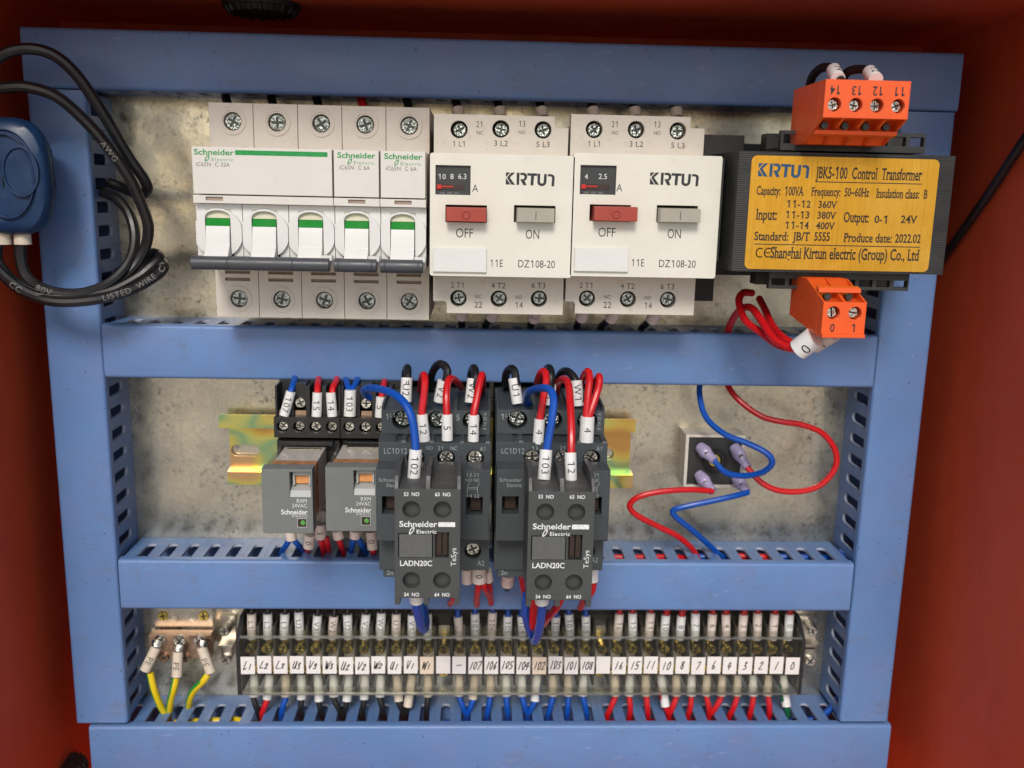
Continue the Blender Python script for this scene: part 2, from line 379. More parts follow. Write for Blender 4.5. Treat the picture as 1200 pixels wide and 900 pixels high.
# ------------------------------------------------------------------ lettering from the built-in font, glyph by glyph
CH = "ABCDEFGHIJKLMNOPQRSTUVWXYZabcdefghijklmnopqrstuvwxyz0123456789-./:(),~ "
GL = {}
def make_glyphs():
    jobs = []
    for bold in (0, 1):
        for c in CH:
            for k, s in ((0, c), (1, 'I' + c + 'I'), (2, 'II')):
                if k == 0 and c == ' ': continue
                cu = bpy.data.curves.new('g', 'FONT'); cu.body = s; cu.size = 1; cu.resolution_u = 3; cu.fill_mode = 'FRONT'
                cu.offset = .018 if bold else -.004
                ob = bpy.data.objects.new('g', cu); COL.objects.link(ob); jobs.append((bold, c, k, ob))
    dg = bpy.context.evaluated_depsgraph_get(); wid = {}
    for bold, c, k, ob in jobs:
        e = ob.evaluated_get(dg); me = e.to_mesh()
        vs = [(v.co.x, v.co.y) for v in me.vertices]
        if k == 0: GL[(bold, c)] = [vs, [tuple(p.vertices) for p in me.polygons], 0]
        else: wid[(bold, c, k)] = max(v[0] for v in vs) - min(v[0] for v in vs)
        e.to_mesh_clear()
    for bold, c, k, ob in jobs:
        if c == ' ' and k == 1: GL[(bold, c)] = [[], [], 0]
    for key in GL: GL[key][2] = wid[key + (1,)] - wid[key + (2,)]
    cap = max(v[1] for v in GL[(0, 'H')][0])
    for key, g in GL.items():
        g[0] = [(v[0] / cap, v[1] / cap) for v in g[0]]; g[2] /= cap
    cus = [j[3].data for j in jobs]
    for j in jobs: bpy.data.objects.remove(j[3])
    for cu in cus: bpy.data.curves.remove(cu)
make_glyphs()
def flag_one():
    for b in (0, 1):
        g = GL[(b, '1')]; x0 = min(v[0] for v in g[0]); x1 = max(v[0] for v in g[0]); y1 = max(v[1] for v in g[0]); s_ = x1 - x0; sh = .18
        v = [(a + sh, c) for a, c in g[0]]; o = len(v)
        v += [(x0 + sh + .02, y1), (x0 + sh + .02, y1 - s_ * 1.25), (x0 + sh - .26, y1 - .30), (x0 + sh - .26, y1 - .30 + s_ * .95)]
        GL[(b, '1')] = [v, g[1] + [(o, o + 1, o + 2, o + 3)], g[2] + sh + .06]
flag_one()
def slice_glyphs():
    out = {}
    for key, g in GL.items():
        bm = bmesh.new(); vs = [bm.verts.new((v[0], v[1], 0)) for v in g[0]]
        for f in g[1]:
            try: bm.faces.new([vs[i] for i in f])
            except ValueError: pass
        for k in range(-3, 13):
            bmesh.ops.bisect_plane(bm, geom=bm.verts[:] + bm.edges[:] + bm.faces[:], plane_co=(0, k * .1 + .003, 0), plane_no=(0, 1, 0))
        bm.verts.index_update()
        out[key] = [[(v.co.x, v.co.y) for v in bm.verts], [tuple(v.index for v in f.verts) for f in bm.faces], g[2]]; bm.free()
    return out
GS = slice_glyphs()
XH = max(v[1] for v in GL[(0, 'x')][0])
def layout(s, bold=0, track=0, serif=False, src=None):
    """-> list of (x, y) verts, faces, width; cap height 1"""
    vs, fs, x = [], [], 0
    for c in s:
        g = (src or GL).get((bold, c)) or GL[(bold, ' ')]; o = len(vs)
        vs += [(p[0] + x, p[1]) for p in g[0]]; fs += [tuple(i + o for i in f) for f in g[1]]
        if serif and c not in '.,:-()/~':
            ed = {}
            for f in g[1]:
                for i in range(len(f)):
                    k = tuple(sorted((f[i], f[(i + 1) % len(f)]))); ed[k] = ed.get(k, 0) + 1
            for (a, b), n in ed.items():
                if n != 1: continue
                p, q = g[0][a], g[0][b]
                if abs(p[1] - q[1]) < .01 and .06 < abs(p[0] - q[0]) < .24 and min(abs(p[1] - h) for h in (0, 1, XH, 1.04, -.28)) < .05:
                    lo, hi = min(p[0], q[0]) - .11, max(p[0], q[0]) + .11; y = p[1]; t = .07 if y < .3 else -.07
                    o = len(vs); vs += [(lo + x, y), (hi + x, y), (hi + x, y + t), (lo + x, y + t)]; fs.append((o, o + 1, o + 2, o + 3))
        x += g[2] + track
    return vs, fs, x - track
def text(mb, s, x, z, d, h, w=None, align='C', bold=0, rot=0, track=0, serif=False, valign='M', nx=None):
    """flat text on the plane at depth d; h = cap height in mm, w = forced width in mm"""
    vs, fs, tw = layout(s, bold, track, serif)
    if not vs: return
    sx = h if w is None else w / tw
    if nx: sx = h * nx
    ox = {'C': -tw / 2, 'L': 0, 'R': -tw}[align]; oz = -.5 if valign == 'M' else 0
    c, sn = math.cos(R(rot)), math.sin(R(rot)); out = []
    for a, b in vs:
        p, q = (a + ox) * sx, (b + oz) * h
        out.append((x + p * c - q * sn, d, z + p * sn + q * c))
    mb.add(out, fs)
def ptext(mb, s, px, py, d, hpx, wpx=None, **k):
    """text centred on a photo pixel"""
    x, z = U(px, py, d); x2, z2 = U(px, py + hpx, d); h = abs(z - z2)
    w = None
    if wpx: w = abs(U(px + wpx, py, d)[0] - x)
    text(mb, s, x, z, d, h, w, **k)
def ribbon(mb, pts, d, w):
    """flat polyline of width w in (x, z)"""
    for a, b in zip(pts, pts[1:]):
        dx, dz = b[0] - a[0], b[1] - a[1]; l = math.hypot(dx, dz) or 1; ux, uz = dx / l * w / 2, dz / l * w / 2
        mb.add([(a[0] - ux + uz, d, a[1] - uz - ux), (b[0] + ux + uz, d, b[1] + uz - ux), (b[0] + ux - uz, d, b[1] + uz + ux), (a[0] - ux - uz, d, a[1] - uz + ux)], [(0, 1, 2, 3)])
def text_tube(mb, s, p0, p1, r, h, off=.06, bold=0, mid=None, ang=0, flip=False, nx=1):
    """text running along the axis p0->p1 of a tube, facing the viewer; letter tops to the right when the axis runs down"""
    vs, fs, tw = layout(s, bold, .06, src=GS); p0, p1 = Vector(p0), Vector(p1); ax = (p1 - p0).normalized()
    n = Vector((0, 1, 0)); n = (n - ax * n.dot(ax)).normalized(); up = n.cross(ax) if not flip else -n.cross(ax)
    if up[0] < 0 and not flip and abs(ax[2]) > abs(ax[0]): up = -up
    c = (p0 + p1) / 2 if mid is None else p0.lerp(p1, mid); out = []
    for a, b in vs:
        t = (a - tw / 2) * h * nx; ph = (b - .5) * h / (r + off) + ang
        out.append(c + ax * t + n * ((r + off) * math.cos(ph)) + up * ((r + off) * math.sin(ph)))
    mb.add(out, fs)
def text_path(mb, s, pl, start, r, h, off=.06, ang=0):
    """text following a cable"""
    vs, fs, tw = layout(s, 0, .08, src=GS); L = [0]
    for a, b in zip(pl, pl[1:]): L.append(L[-1] + (b - a).length)
    out = []
    for a, b in vs:
        t = min(max(start + a * h, 0), L[-1] - 1e-4); i = 0
        while L[i + 1] < t: i += 1
        k = (t - L[i]) / (L[i + 1] - L[i]); p = pl[i].lerp(pl[i + 1], k)
        ax = (pl[min(i + 2, len(pl) - 1)] - pl[max(i - 1, 0)]).normalized(); n = Vector((0, 1, 0)); n = (n - ax * n.dot(ax)).normalized(); up = -n.cross(ax)
        ph = (b - .5) * h / r + ang
        out.append(p + n * ((r + off) * math.cos(ph)) + up * ((r + off) * math.sin(ph)))
    mb.add(out, fs)
# ------------------------------------------------------------------ screws (shared meshes)
SCR = {}
def screw(parent, x, z, d, r, mat='steel', kind='cross', name='terminal_screw', depth=3, rot=None):
    key = (round(r, 2), kind, mat, depth)
    if key not in SCR:
        mb = MB(); c = []
        if kind == 'cross':
            a, b = .14 * r, .66 * r
            c = [(a, a), (b, a), (b, -a), (a, -a), (a, -b), (-a, -b), (-a, -a), (-b, -a), (-b, a), (-a, a), (-a, b), (a, b)]
        else:
            a, b = .14 * r, .93 * r; c = [(b, a), (b, -a), (-b, -a), (-b, a)]
        mb.plate(circ(0, 0, r * .90, 28), [c], .0, .55); mb.plate(circ(0, 0, r, 28), [], -depth, -.001)
        o = len(mb.v); mb.add([(r * math.cos(t) * k, q, r * math.sin(t) * k) for k, q in ((1, 0), (.90, .55)) for t in [2 * math.pi * i / 28 for i in range(28)]], [(i, (i + 1) % 28, 28 + (i + 1) % 28, 28 + i) for i in range(28)])
        me = bpy.data.meshes.new(name); me.from_pydata([(p[0] * MM, -p[1] * MM, p[2] * MM) for p in mb.v], [], mb.f)
        bm = bmesh.new(); bm.from_mesh(me); bmesh.ops.recalc_face_normals(bm, faces=bm.faces); bm.to_mesh(me); bm.free()
        me.materials.append(M[mat]); me.materials.append(M['groove'])
        for q in me.polygons:
            if len(q.vertices) == 3 and all(abs(me.vertices[i].co.y - .001 * MM) < 2e-6 for i in q.vertices): q.material_index = 1
        SCR[key] = me
    o = bpy.data.objects.new(name, SCR[key]); COL.objects.link(o); o.parent = parent
    og = ORG[parent.name]; o.location = ((x - og[0]) * MM, -(d - og[1]) * MM, (z - og[2]) * MM)
    o.rotation_euler = (R(random.uniform(-5, 5)), random.uniform(0, 3.1) if rot is None else R(rot), R(random.uniform(-5, 5)))
    ORG[o.name] = (x, d, z)
    return o
# ================================================================== cabinet, plate, ducts
DD = 30.2
t = thing('control_cabinet', 'red oxide painted steel cabinet enclosing the whole panel', 'cabinet', (0, -49, -335))
WX0, WX1, WT, WB, WF = -208, 229, 81, -335, 124
MB().box(WX0 - 1.5, WX1 + 1.5, -50, -48, WB - 1.5, WT + 1.5).build('back_panel', 'wall', t)
MB().box(WX0 - 1.5, WX0, -48, WF, WB, WT).build('side_panel', 'wall', t)
MB().box(WX1, WX1 + 1.5, -48, WF, WB, WT).build('side_panel', 'wall', t)
MB().box(WX0 - 1.5, WX1 + 1.5, -48, WF, WT, WT + 1.5).build('top_panel', 'wall', t)
MB().box(WX0 - 1.5, WX1 + 1.5, -48, WF, WB - 1.5, WB).build('bottom_panel', 'wall', t)
gr = MB(); gr.add([(-20000, -20000, -760), (20000, -20000, -760), (20000, 20000, -760), (-20000, 20000, -760)], [(0, 1, 2, 3)])  # unseen ground sheet, added to bounce light up into the cabinet
M['concrete'] = plastic('pale_concrete', (.55, .50, .44), .85, .15, 300, 0, bevel=0)  # kept pale so the added sheet brightens faces that look down
gr = gr.build('ground', 'concrete', None, (0, 0, -760)); gr['kind'] = 'structure'
def gland(px, py, d, r, label, down):
    x, z = U(px, py, d); z = WT if down else z - 3; s = -1 if down else 1
    g = thing('cable_gland', label, 'cable gland', (x, d, z))
    mb = MB(); mb.frus((x, d, z), (x, d, z + s * 2.2), r * 1.12, r * 1.1, 28)
    mb.frus((x, d, z + s * 2.2), (x, d, z + s * 4.5), r, r * .88, 28).build('flange', 'rubber', g)
    mb = MB()
    for i in range(18):
        a = 2 * math.pi * i / 18; mb.frus((x + r * math.cos(a), d + r * math.sin(a), z + s * 2), (x + r * .9 * math.cos(a), d + r * .9 * math.sin(a), z + s * 4.6), 1.1, .9, 6)
    mb.build('ribbed_nut', 'rubber', g)
gland(307, 20, 12, 15, 'black ribbed cable gland in the cabinet roof above the top duct', True)
gland(76, 897, 10, 10, 'black round cable gland low in the corner beside the bottom duct', False)
mb = MB(); hol = [circ(-185, 70, 3), circ(205, 70, 3)]
mb.plate(rect(-194, 214, -278, 62), [], -2, 0).build('plate', 'galv') and None
pl_ = [o for o in COL.objects if o.name == 'plate'][0]; pl_.name = 'mounting_plate'; tag(pl_, 'galvanised mottled steel mounting plate behind all the devices', 'mounting plate')
ORG['mounting_plate'] = ORG['plate']

EDGE = {}
def comb(mb, axis, c0, c1, pos, d0=0, d1=28, thick=1.3, pitch=10.4, slot=4.9, start=8.5, phase=0):
    """slotted side wall of a duct: open slots with round inner ends. axis 'x': wall runs along x at z=pos; 'z': runs along z at x=pos"""
    n = int((c1 - c0) / pitch); off = ((c1 - c0) - n * pitch) / 2
    edges = EDGE.setdefault(id(mb), MB())
    def emit(poly):
        tris = tessellate_polygon([[Vector((p[0], p[1], 0)) for p in poly]]); k = len(poly)
        def q(p, side):
            e = pos + side
            return (p[0], p[1], e) if axis == 'x' else (e, p[1], p[0])
        vs = [q(p, 0) for p in poly] + [q(p, thick) for p in poly]
        fs = [tuple(x) for x in tris] + [tuple(i + k for i in reversed(x)) for x in tris]
        mb.add(vs, fs)
        edges.add(vs, [(i, (i + 1) % k, k + (i + 1) % k, k + i) for i in range(k)])
    if off > .1: emit([(c0, d0), (c0 + off, d0), (c0 + off, d1), (c0, d1)]); emit([(c1 - off, d0), (c1, d0), (c1, d1), (c1 - off, d1)])
    for i in range(n):
        a = c0 + off + i * pitch; b = a + pitch; m_ = (a + b) / 2; r = slot / 2
        arc = [(m_ + r * math.cos(R(t_)), start + r + r * math.sin(R(t_))) for t_ in range(360, 179, -30)]
        emit([(a, d0), (b, d0), (b, d1), (m_ + r, d1)] + arc + [(m_ - r, d1), (a, d1)])
def duct(label, x0, x1, z0, z1, horiz, sides='both', lift=0):
    t = thing('wiring_duct', label, 'wiring duct', ((x0 + x1) / 2, 0, z0), 'slotted wiring ducts of the panel')
    mb = MB(); w = 1.3
    if horiz:
        mb.box(x0 + .6, x1 - .6, .1, 1.4, z0 + w, z1 - w); comb(mb, 'x', x0 + .6, x1 - .6, z0 + .5, .1); comb(mb, 'x', x0 + .6, x1 - .6, z1 - .5 - w, .1)
    else:
        mb.box(x0 + w, x1 - w, .1, 1.4, z0 + .6, z1 - .6); comb(mb, 'z', z0 + .6, z1 - .6, x0 + .5, .1); comb(mb, 'z', z0 + .6, z1 - .6, x1 - .5 - w, .1)
    ed = EDGE.pop(id(mb)); nf = len(mb.f); mb.add(ed.v, ed.f)
    sb = mb.build('slotted_base', 'duct', t); sb.data.materials.append(M['ductedge'])
    for q in sb.data.polygons[nf:]: q.material_index = 1
    D1 = DD + lift; e = 1.7
    # cover: rounded channel section
    def sec(a0, a1):
        pr = [(D1 - 4.6, a0), (D1 - e, a0)] + [(D1 - e + e * math.sin(R(q)), a0 + e - e * math.cos(R(q))) for q in (22, 45, 68)] + [(D1, a0 + e), (D1, a1 - e)] + [(D1 - e + e * math.cos(R(q)), a1 - e + e * math.sin(R(q))) for q in (22, 45, 68)] + [(D1 - e, a1), (D1 - 4.6, a1)]
        inn = [(D1 - 4.6, a1 - .9), (D1 - 1.1, a1 - 1.2), (D1 - 1.1, a0 + 1.2), (D1 - 4.6, a0 + .9)]
        return pr + inn
    mb = MB()
    if horiz: mb.profile(sec(z0, z1), x0, x1)
    else:
        q = MB(); q.profile(sec(x0, x1), z0, z1); mb.add([(v[2], v[1], v[0]) for v in q.v], q.f)
    dc = mb.build('duct_cover', 'duct', t); dc.data.materials.append(M['ductedge'])
    ax = 0 if horiz else 2
    for q in dc.data.polygons:
        if abs(q.normal[ax]) > .9: q.material_index = 1
    return t
HZ = [(66.0, 41.3), (-58.8, -83.4), (-170.2, -195.2), (-256.7, -282.5)]
duct('blue grey slotted duct with snapped cover across the top of the panel', -191.5, 211.5, 41.3, 66.0, True)
duct('blue grey duct running down the left side beside the blue housing', -191, -166.3, -254.6, 40.9, False)
duct('blue grey duct running down the right side behind the transformer', 186.2, 211, -254.6, 40.9, False)
duct('blue grey cross duct under the breakers and motor starters', -165.9, 185.6, -83.4, -58.8, True, lift=.4)
duct('blue grey cross duct under the relays, contactors and rectifier', -165.5, 185.2, -195.2, -170.2, True, lift=.4)
duct('blue grey duct along the bottom edge below the terminal strip', -185, 212.7, -282.3, -256.7, True)

# ================================================================== circuit breakers
def logo(mb, px, py, d, w_px, bold=1):
    """two-line maker's wordmark with the slanted ring between the lines; (px, py) = left end, middle of the first line"""
    x, z = U(px, py, d); w = U(px + w_px, py, d)[0] - x; h = w * .135
    text(mb, 'Schneider', x, z, d, h, w, 'L', bold)
    text(mb, 'Electric', x + w * .43, z - h * 1.25, d, h * .62, w * .53, 'L', 0, track=.18)
    o, i = [], []
    for k in range(20):
        a = 2 * math.pi * k / 20; ex, ez = .052 * w * math.cos(a), .088 * w * math.sin(a)
        ox, oz = x + w * .33, z - h * 1.12
        o.append((ox + ex + ez * .45, oz + ez)); i.append((ox + ex * .5 + ez * .45 * .6 , oz + ez * .66))
    vs = [(p[0], d, p[1]) for p in o + i]
    mb.add(vs, [(k, (k + 1) % 20, 20 + (k + 1) % 20, 20 + k) for k in range(20)])
NB = 76.5; SH = 50
bx0 = U(245, 150, SH)[0]; BZT = U(245, 119.8, SH)[1]; BZB = U(280, 371.5, SH)[1]
NT = U(300, 172.5, NB)[1]; NSPLIT = U(300, 239.5, NB)[1]; NLINE = U(300, 229.5, NB)[1]; NBOT = U(300, 311, NB - 4)[1]
STZ = U(270.7, 142, SH)[1]; SBZ = U(330, 351, SH)[1]
def breaker(i0, poles, label, rating, bar, group=None):
    P = 18.0; x0 = bx0 + i0 * P; x1 = x0 + poles * P; g = .12
    t = thing('circuit_breaker', label, 'circuit breaker', ((x0 + x1) / 2, 0, BZB), group)
    MB().box(x0 + g, x1 - g, 3, SH - 6, BZB, BZT).box(x0 + g, x1 - g, SH - 6, NB - 6, NBOT, NT - .6).build('body', 'shoulder', t)
    top, bot, ring, vent = MB(), MB(), MB(), MB()
    for k in range(poles):
        a, b = x0 + k * P + g, x0 + (k + 1) * P - g; c = (a + b) / 2 + .5
        top.plate(rect(a, b, NT - 4, BZT), [circ(c, STZ, 3.7)], SH - 6, SH)
        bot.plate(rect(a, b, BZB, NBOT + 6), [circ(c, SBZ, 3.7), rect(c - 5.4, c + 5.0, SBZ + 7.6, SBZ + 8.9), rect(c - 5.4, c + 5.0, SBZ + 10.6, SBZ + 11.9)], SH - 6, SH)
        vent.box(c - 5.4, c + 5.0, SH - 6, SH - 1.6, SBZ + 7.6, SBZ + 8.9).box(c - 5.4, c + 5.0, SH - 6, SH - 1.6, SBZ + 10.6, SBZ + 11.9)
        for z in (STZ, SBZ): MB().plate(circ(c, z, 5.5, 32), [circ(c, z, 4.4, 32)], SH - .5, SH + .35).build('screw_rim', 'shoulder', t)
        screw(t, c - .1, STZ, SH - 2.2, 3.5, 'dullsteel'); screw(t, c - .1, SBZ, SH - 2.2, 3.5, 'dullsteel')
    top.build('terminal_shroud', 'shoulder', t); bot.build('terminal_shroud', 'shoulder', t); vent.build('vent_recess', 'vent', t)
    fc = MB(); fc.box(x0 + g, x1 - g, SH - 6, NB, NLINE + .12, NT, .25, .25)
    wc = x0 + (8.2 if poles > 1 else 9.0); wz0, wz1 = NLINE - 2.1, NLINE - .7
    fc.plate(rect(x0 + g, x1 - g, NSPLIT + .1, NLINE - .12), [rect(wc - 3.3, wc + 3.3, wz0, wz1)], NB - 4, NB)
    fc.build('label_cover', 'cream', t)
    MB().box(wc - 3.2, wc + 3.2, NB - 4, NB - .7, wz0 + .05, wz1 - .05).build('flag_window', 'vent', t)
    hs = MB()
    for k in range(poles):
        a, b = x0 + k * P + g, x0 + (k + 1) * P - g; c = (a + b) / 2 - .3; zc = (NSPLIT + NBOT) / 2 + 1.5
        hs.plate(rect(a, b, NBOT, NSPLIT - .1), [rect(c - 4.9, c + 4.9, NBOT + 2, NSPLIT - 2.2)], NB - 16, NB - 3.2)
        out = [(min(max(p[0], a), b), min(max(p[1], NBOT + .2), NSPLIT - .6)) for p in circ(c, zc - 1, 9.6, 40)]
        o2 = []
        for p in out:
            if not o2 or abs(p[0] - o2[-1][0]) + abs(p[1] - o2[-1][1]) > .02: o2.append(p)
        top_arc = [(c + 4.9 * math.cos(R(q)), NSPLIT - 5.2 + 2.6 * math.sin(R(q))) for q in range(0, 181, 20)]
        hs.plate(o2, [[(c + 4.9, NBOT + 1.6)] + top_arc + [(c - 4.9, NBOT + 1.6)]], NB - 3.2, NB - 1.6)
    hs.build('toggle_housing', 'white', t)
    rec = MB(); 
    for k in range(poles):
        c = x0 + k * P + 9 - .3; rec.profile([(NB - 15, NBOT + 2), (NB - 15, NSPLIT - 2), (NB - 3.4, NSPLIT - 2.25), (NB - 3.0, NSPLIT - 5.6), (NB - 8, NSPLIT - 8), (NB - 8, NBOT + 2)], c - 4.85, c + 4.85)
    rec.build('toggle_recess', 'beige', t)
    zt = NSPLIT - 5.6; zl = NBOT + 3.2
    for k in range(poles):
        c = x0 + k * P + 9 - .3
        tg = MB().profile([(NB - 9, zt - 3.0), (NB - 1.4, zt - 3.0), (NB - .6, zt - 6.5), (NB - .2, zl + 4.5), (NB + 3.4, zl + .4), (NB + 4, zl - 1.5), (NB - 3, zl - 2.5), (NB - 9, zl - 2)], c - 4.6, c + 4.6).build('toggle', 'white', t)
        MB().profile([(NB - 9, zt - 3.0), (NB - 1.38, zt - 3.0), (NB - 2.6, zt - .1), (NB - 9, zt - .1)], c - 4.62, c + 4.62).build('indicator', 'green', tg)
    hb = MB(); zc = NBOT + 1.2; dc = NB + 2.6
    e0, e1 = (x0 - .6, x1 - 1.4) if poles > 1 else (x0 + .35, x1 - 1.0)
    prof = [(dc + 3.1 * math.cos(R(q)), zc + 2.75 * math.sin(R(q))) for q in range(0, 360, 24)]
    n = poles if poles > 1 else 1
    cuts = [e0, e0 + .265 * (e1 - e0), e0 + .735 * (e1 - e0), e1] if poles > 1 else [e0, e0 + 1.8, e1 - 1.8, e1]
    for k, (a, b) in enumerate(zip(cuts, cuts[1:])):
        pr = [(dc + (p[0] - dc) * (1.0 if k != 1 else .97), p[1]) for p in prof]; hb.profile(pr, a + .12, b - .12)
        if k: hb.profile([(dc + (p[0] - dc) * .95, zc + (p[1] - zc) * .95) for p in prof], a - .3, a + .3)
    hb.build('handle_bar', 'handle', t)
    MB().box(e1 - 3.4, e1 + .9, NB - 1, NB + 3.2, NBOT + 2.9, NBOT + 4.8).build('latch', 'white', t)
    lw = 24.5 / 3.1
    g1 = MB(); xx, zz = x0 + 1.1, NT - 2.0
    h = 2.05; w = 15.2 if poles > 1 else 14.6; xx += 0 if poles > 1 else .6
    text(g1, 'Schneider', xx, zz - h * .1, NB + .06, h, w, 'L', 1); text(g1, 'Electric', xx + w * .43, zz - h * 1.42, NB + .06, h * .58, w * .55, 'L', 0, track=.2)
    o, i = [], []
    for k in range(20):
        a = 2 * math.pi * k / 20; ex, ez = .050 * w * math.cos(a), .078 * w * math.sin(a); ox, oz = xx + w * .33, zz - h * 1.25
        o.append((ox + ex + ez * .45, oz + ez)); i.append((ox + ex * .5 + ez * .3, oz + ez * .66))
    g1.add([(p[0], NB + .06, p[1]) for p in o + i], [(k, (k + 1) % 20, 20 + (k + 1) % 20, 20 + k) for k in range(20)])
    if bar: g1.add([(xx + w + .5, NB + .06, zz - 1.05), (x1 - 2, NB + .06, zz - 1.05), (x1 - 2, NB + .06, zz + .75), (xx + w + .5, NB + .06, zz + .75)], [(0, 1, 2, 3)])
    g1.build('maker_mark', 'inkgreen', t)
    g2 = MB(); text(g2, rating, xx + .6, zz - 4.8, NB + .06, 1.5, w * (.85 if poles > 1 else .82), 'L', 0, track=.06); g2.build('lettering', 'inkgrey', t)
breaker(0, 3, 'wide three pole cream breaker marked C 32A with three green flagged toggles', 'iC65N  C 32A', True)
breaker(3, 1, 'narrow single pole C 6A breaker touching the wide three pole breaker', 'iC65N  C 6A', False, 'single pole breakers')
breaker(4, 1, 'narrow single pole C 6A breaker touching the left motor starter', 'iC65N  C 6A', False, 'single pole breakers')

# ================================================================== motor starters
def stroke_logo(mb, x0, x1, z0, z1, d, thin=.19):
    """blocky stencil wordmark: K I R T U N"""
    h = z1 - z0; w = x1 - x0; q = lambda a, b: (x0 + a * w, z0 + b * h)
    def poly(pts): 
        v = [q(*p) for p in pts]; tr = tessellate_polygon([[Vector((p[0], p[1], 0)) for p in v]]); mb.add([(p[0], d, p[1]) for p in v], [tuple(k) for k in tr])
    def px_(*pts): poly([((X - 135) / 905, 1 - (Y - 112) / 258) for X, Y in pts])
    px_((135, 112), (215, 112), (146, 195), (135, 190)); px_((135, 238), (150, 238), (222, 356), (135, 356))                       # K stem, cut by a chevron
    px_((237, 112), (303, 112), (208, 215), (308, 358), (240, 358), (155, 215))
    px_((335, 112), (387, 112), (382, 360), (335, 360))                                                                            # I
    px_((400, 112), (468, 112), (505, 128), (527, 165), (527, 220), (505, 258), (482, 272), (522, 362), (460, 362), (400, 245), (455, 242), (478, 222), (478, 178), (458, 160), (400, 158))   # R
    px_((530, 118), (712, 120), (712, 170), (655, 170), (646, 363), (594, 363), (600, 170), (530, 166))                            # T
    px_((718, 122), (768, 126), (768, 295), (785, 320), (820, 320), (836, 296), (842, 128), (892, 128), (886, 305), (862, 350), (825, 372), (780, 372), (742, 352), (720, 312))   # U
    px_((910, 128), (985, 130), (1020, 150), (1038, 190), (1030, 372), (982, 372), (988, 195), (968, 174), (912, 174))             # n
FS, FF = 60, 77
def starter(o, label, amps, ptr):
    """o: dict of photo pixel positions"""
    sx0 = U(*o['sl'], FS)[0]; sx1 = U(*o['sr'], FS)[0]; zt = U(*o['st'], FS)[1]; zb = U(*o['sb'], FS)[1]
    fx0, fx1, fz0, fz1 = Rc(*o['face'], FF)
    t = thing('motor_starter', label, 'motor starter', ((fx0 + fx1) / 2, 0, zb), 'manual motor starters')
    MB().box(sx0, sx1, 4, FS - 7, zb + 5.5, zt - 4.5).box(fx0 + .6, fx1 - .6, FS - 7, FF - 8, fz0 + .5, fz1 - .5).build('body', 'starter_low', t)
    n1x = U(*o['nt'], FS)[0]; n1z = zt - 4.4
    ts = [U(*p, FS) for p in o['ts']]; bs = [U(*p, FS) for p in o['bs']]
    MB().plate([(sx0, fz1 - 3), (sx1, fz1 - 3), (sx1, n1z), (n1x, n1z), (n1x, zt), (sx0, zt)], [circ(p[0], p[1], 3.45) for p in ts], FS - 7, FS).build('terminal_shroud', 'starter_low', t)
    n2x = U(*o['nb'], FS)[0]; n2z = zb + 5.0
    MB().plate([(sx0, n2z), (n2x - .8, n2z), (n2x, n2z - 1), (n2x, zb), (sx1, zb), (sx1, fz0 + 3), (sx0, fz0 + 3)], [circ(p[0], p[1], 3.45) for p in bs], FS - 7, FS).build('terminal_shroud', 'starter_low', t)
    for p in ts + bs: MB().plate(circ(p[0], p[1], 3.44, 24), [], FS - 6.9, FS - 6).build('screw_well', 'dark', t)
    for p in ts + bs: screw(t, p[0] + .25, p[1], FS - 3.2, 2.75, 'dullsteel')
    a, b, f = FF - 3, FF, MB()
    dz = Rc(*o['dial'], FF); of = Rc(*o['off'], FF); on = Rc(*o['on'], FF)
    f.plate(rrect(fx0, fx1, fz0, fz1, 1.0), [rect(*dz), rect(*of), rect(*on)], FF - 9, FF).build('front_plate', 'starter', t)
    dl = MB().box(dz[0] + .05, dz[1] - .05, FF - 9, FF - 1.2, dz[2] + .05, dz[3] - .05).build('current_dial', 'dial', t)
    zc = dz[2] + (dz[3] - dz[2]) * .26; zh = (dz[3] - dz[2]) * .10
    MB().box(dz[0] + .5, dz[1] - 2.4, FF - 3, FF - 1.1, zc - zh, zc + zh).build('slot', 'brown', dl)
    MB().profile([(FF - 3, zc - 1), (FF - .5, zc - .8), (FF - .5, zc + .9), (FF - 3, zc + 1.1)], dz[0] + .6, dz[0] + 2.4).box(dz[0] + 2.3, dz[0] + 7, FF - 2.5, FF - .9, zc - .1, zc + .45).build('pointer', 'redptr', dl)
    tb = MB()
    for k in range(3): tb.box(dz[0] + 1.6 + k * 2.8, dz[0] + 3.8 + k * 2.8, FF - 3, FF - .8, dz[2] + .1, dz[2] + 1.1)
    tb.build('tab', 'clip', dl)
    ll = MB()
    for s, px in amps: ptext(ll, s, px, o['dial'][1] + 13.5, FF - 1.14, 6)
    ll.build('lettering', 'inkwhite', dl)
    wl = MB()
    for h in (of, on): wl.box(h[0] + .02, h[1] - .02, FF - 9, FF - 7, h[2] + .02, h[3] - .02)
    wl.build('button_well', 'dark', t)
    bo = Rc(*o['offb'], FF + 5.5); b1 = MB(); b1.box(bo[0], bo[1], FF - 8, FF + 5.5, bo[2], bo[3], .35, .3)
    c = ((bo[0] + bo[1]) / 2, (bo[2] + bo[3]) / 2); b1.plate(circ(c[0], c[1], 1.7, 24), [circ(c[0], c[1], 1.15, 24)], FF + 5.4, FF + 5.75); b1.build('off_button', 'redbtn', t)
    bo = Rc(*o['onb'], FF + 5); b2 = MB(); b2.box(bo[0], bo[1], FF - 8, FF + 5, bo[2], bo[3], .5, .5)
    c = ((bo[0] + bo[1]) / 2, (bo[2] + bo[3]) / 2); b2.build('on_button', 'greybtn', t)
    MB().box(c[0] - .16, c[0] + .16, FF + 4.5, FF + 5.12, c[1] - 1.6, c[1] + 1.6).build('on_mark', 'inkgrey', t)
    w = Rc(*o['tile'], FF + 1.2); MB().box(w[0], w[1], FF - 1, FF + 1.2, w[2], w[3], .2, .2).build('label_tile', 'white', t)
    lt = MB(); d = FF + .06
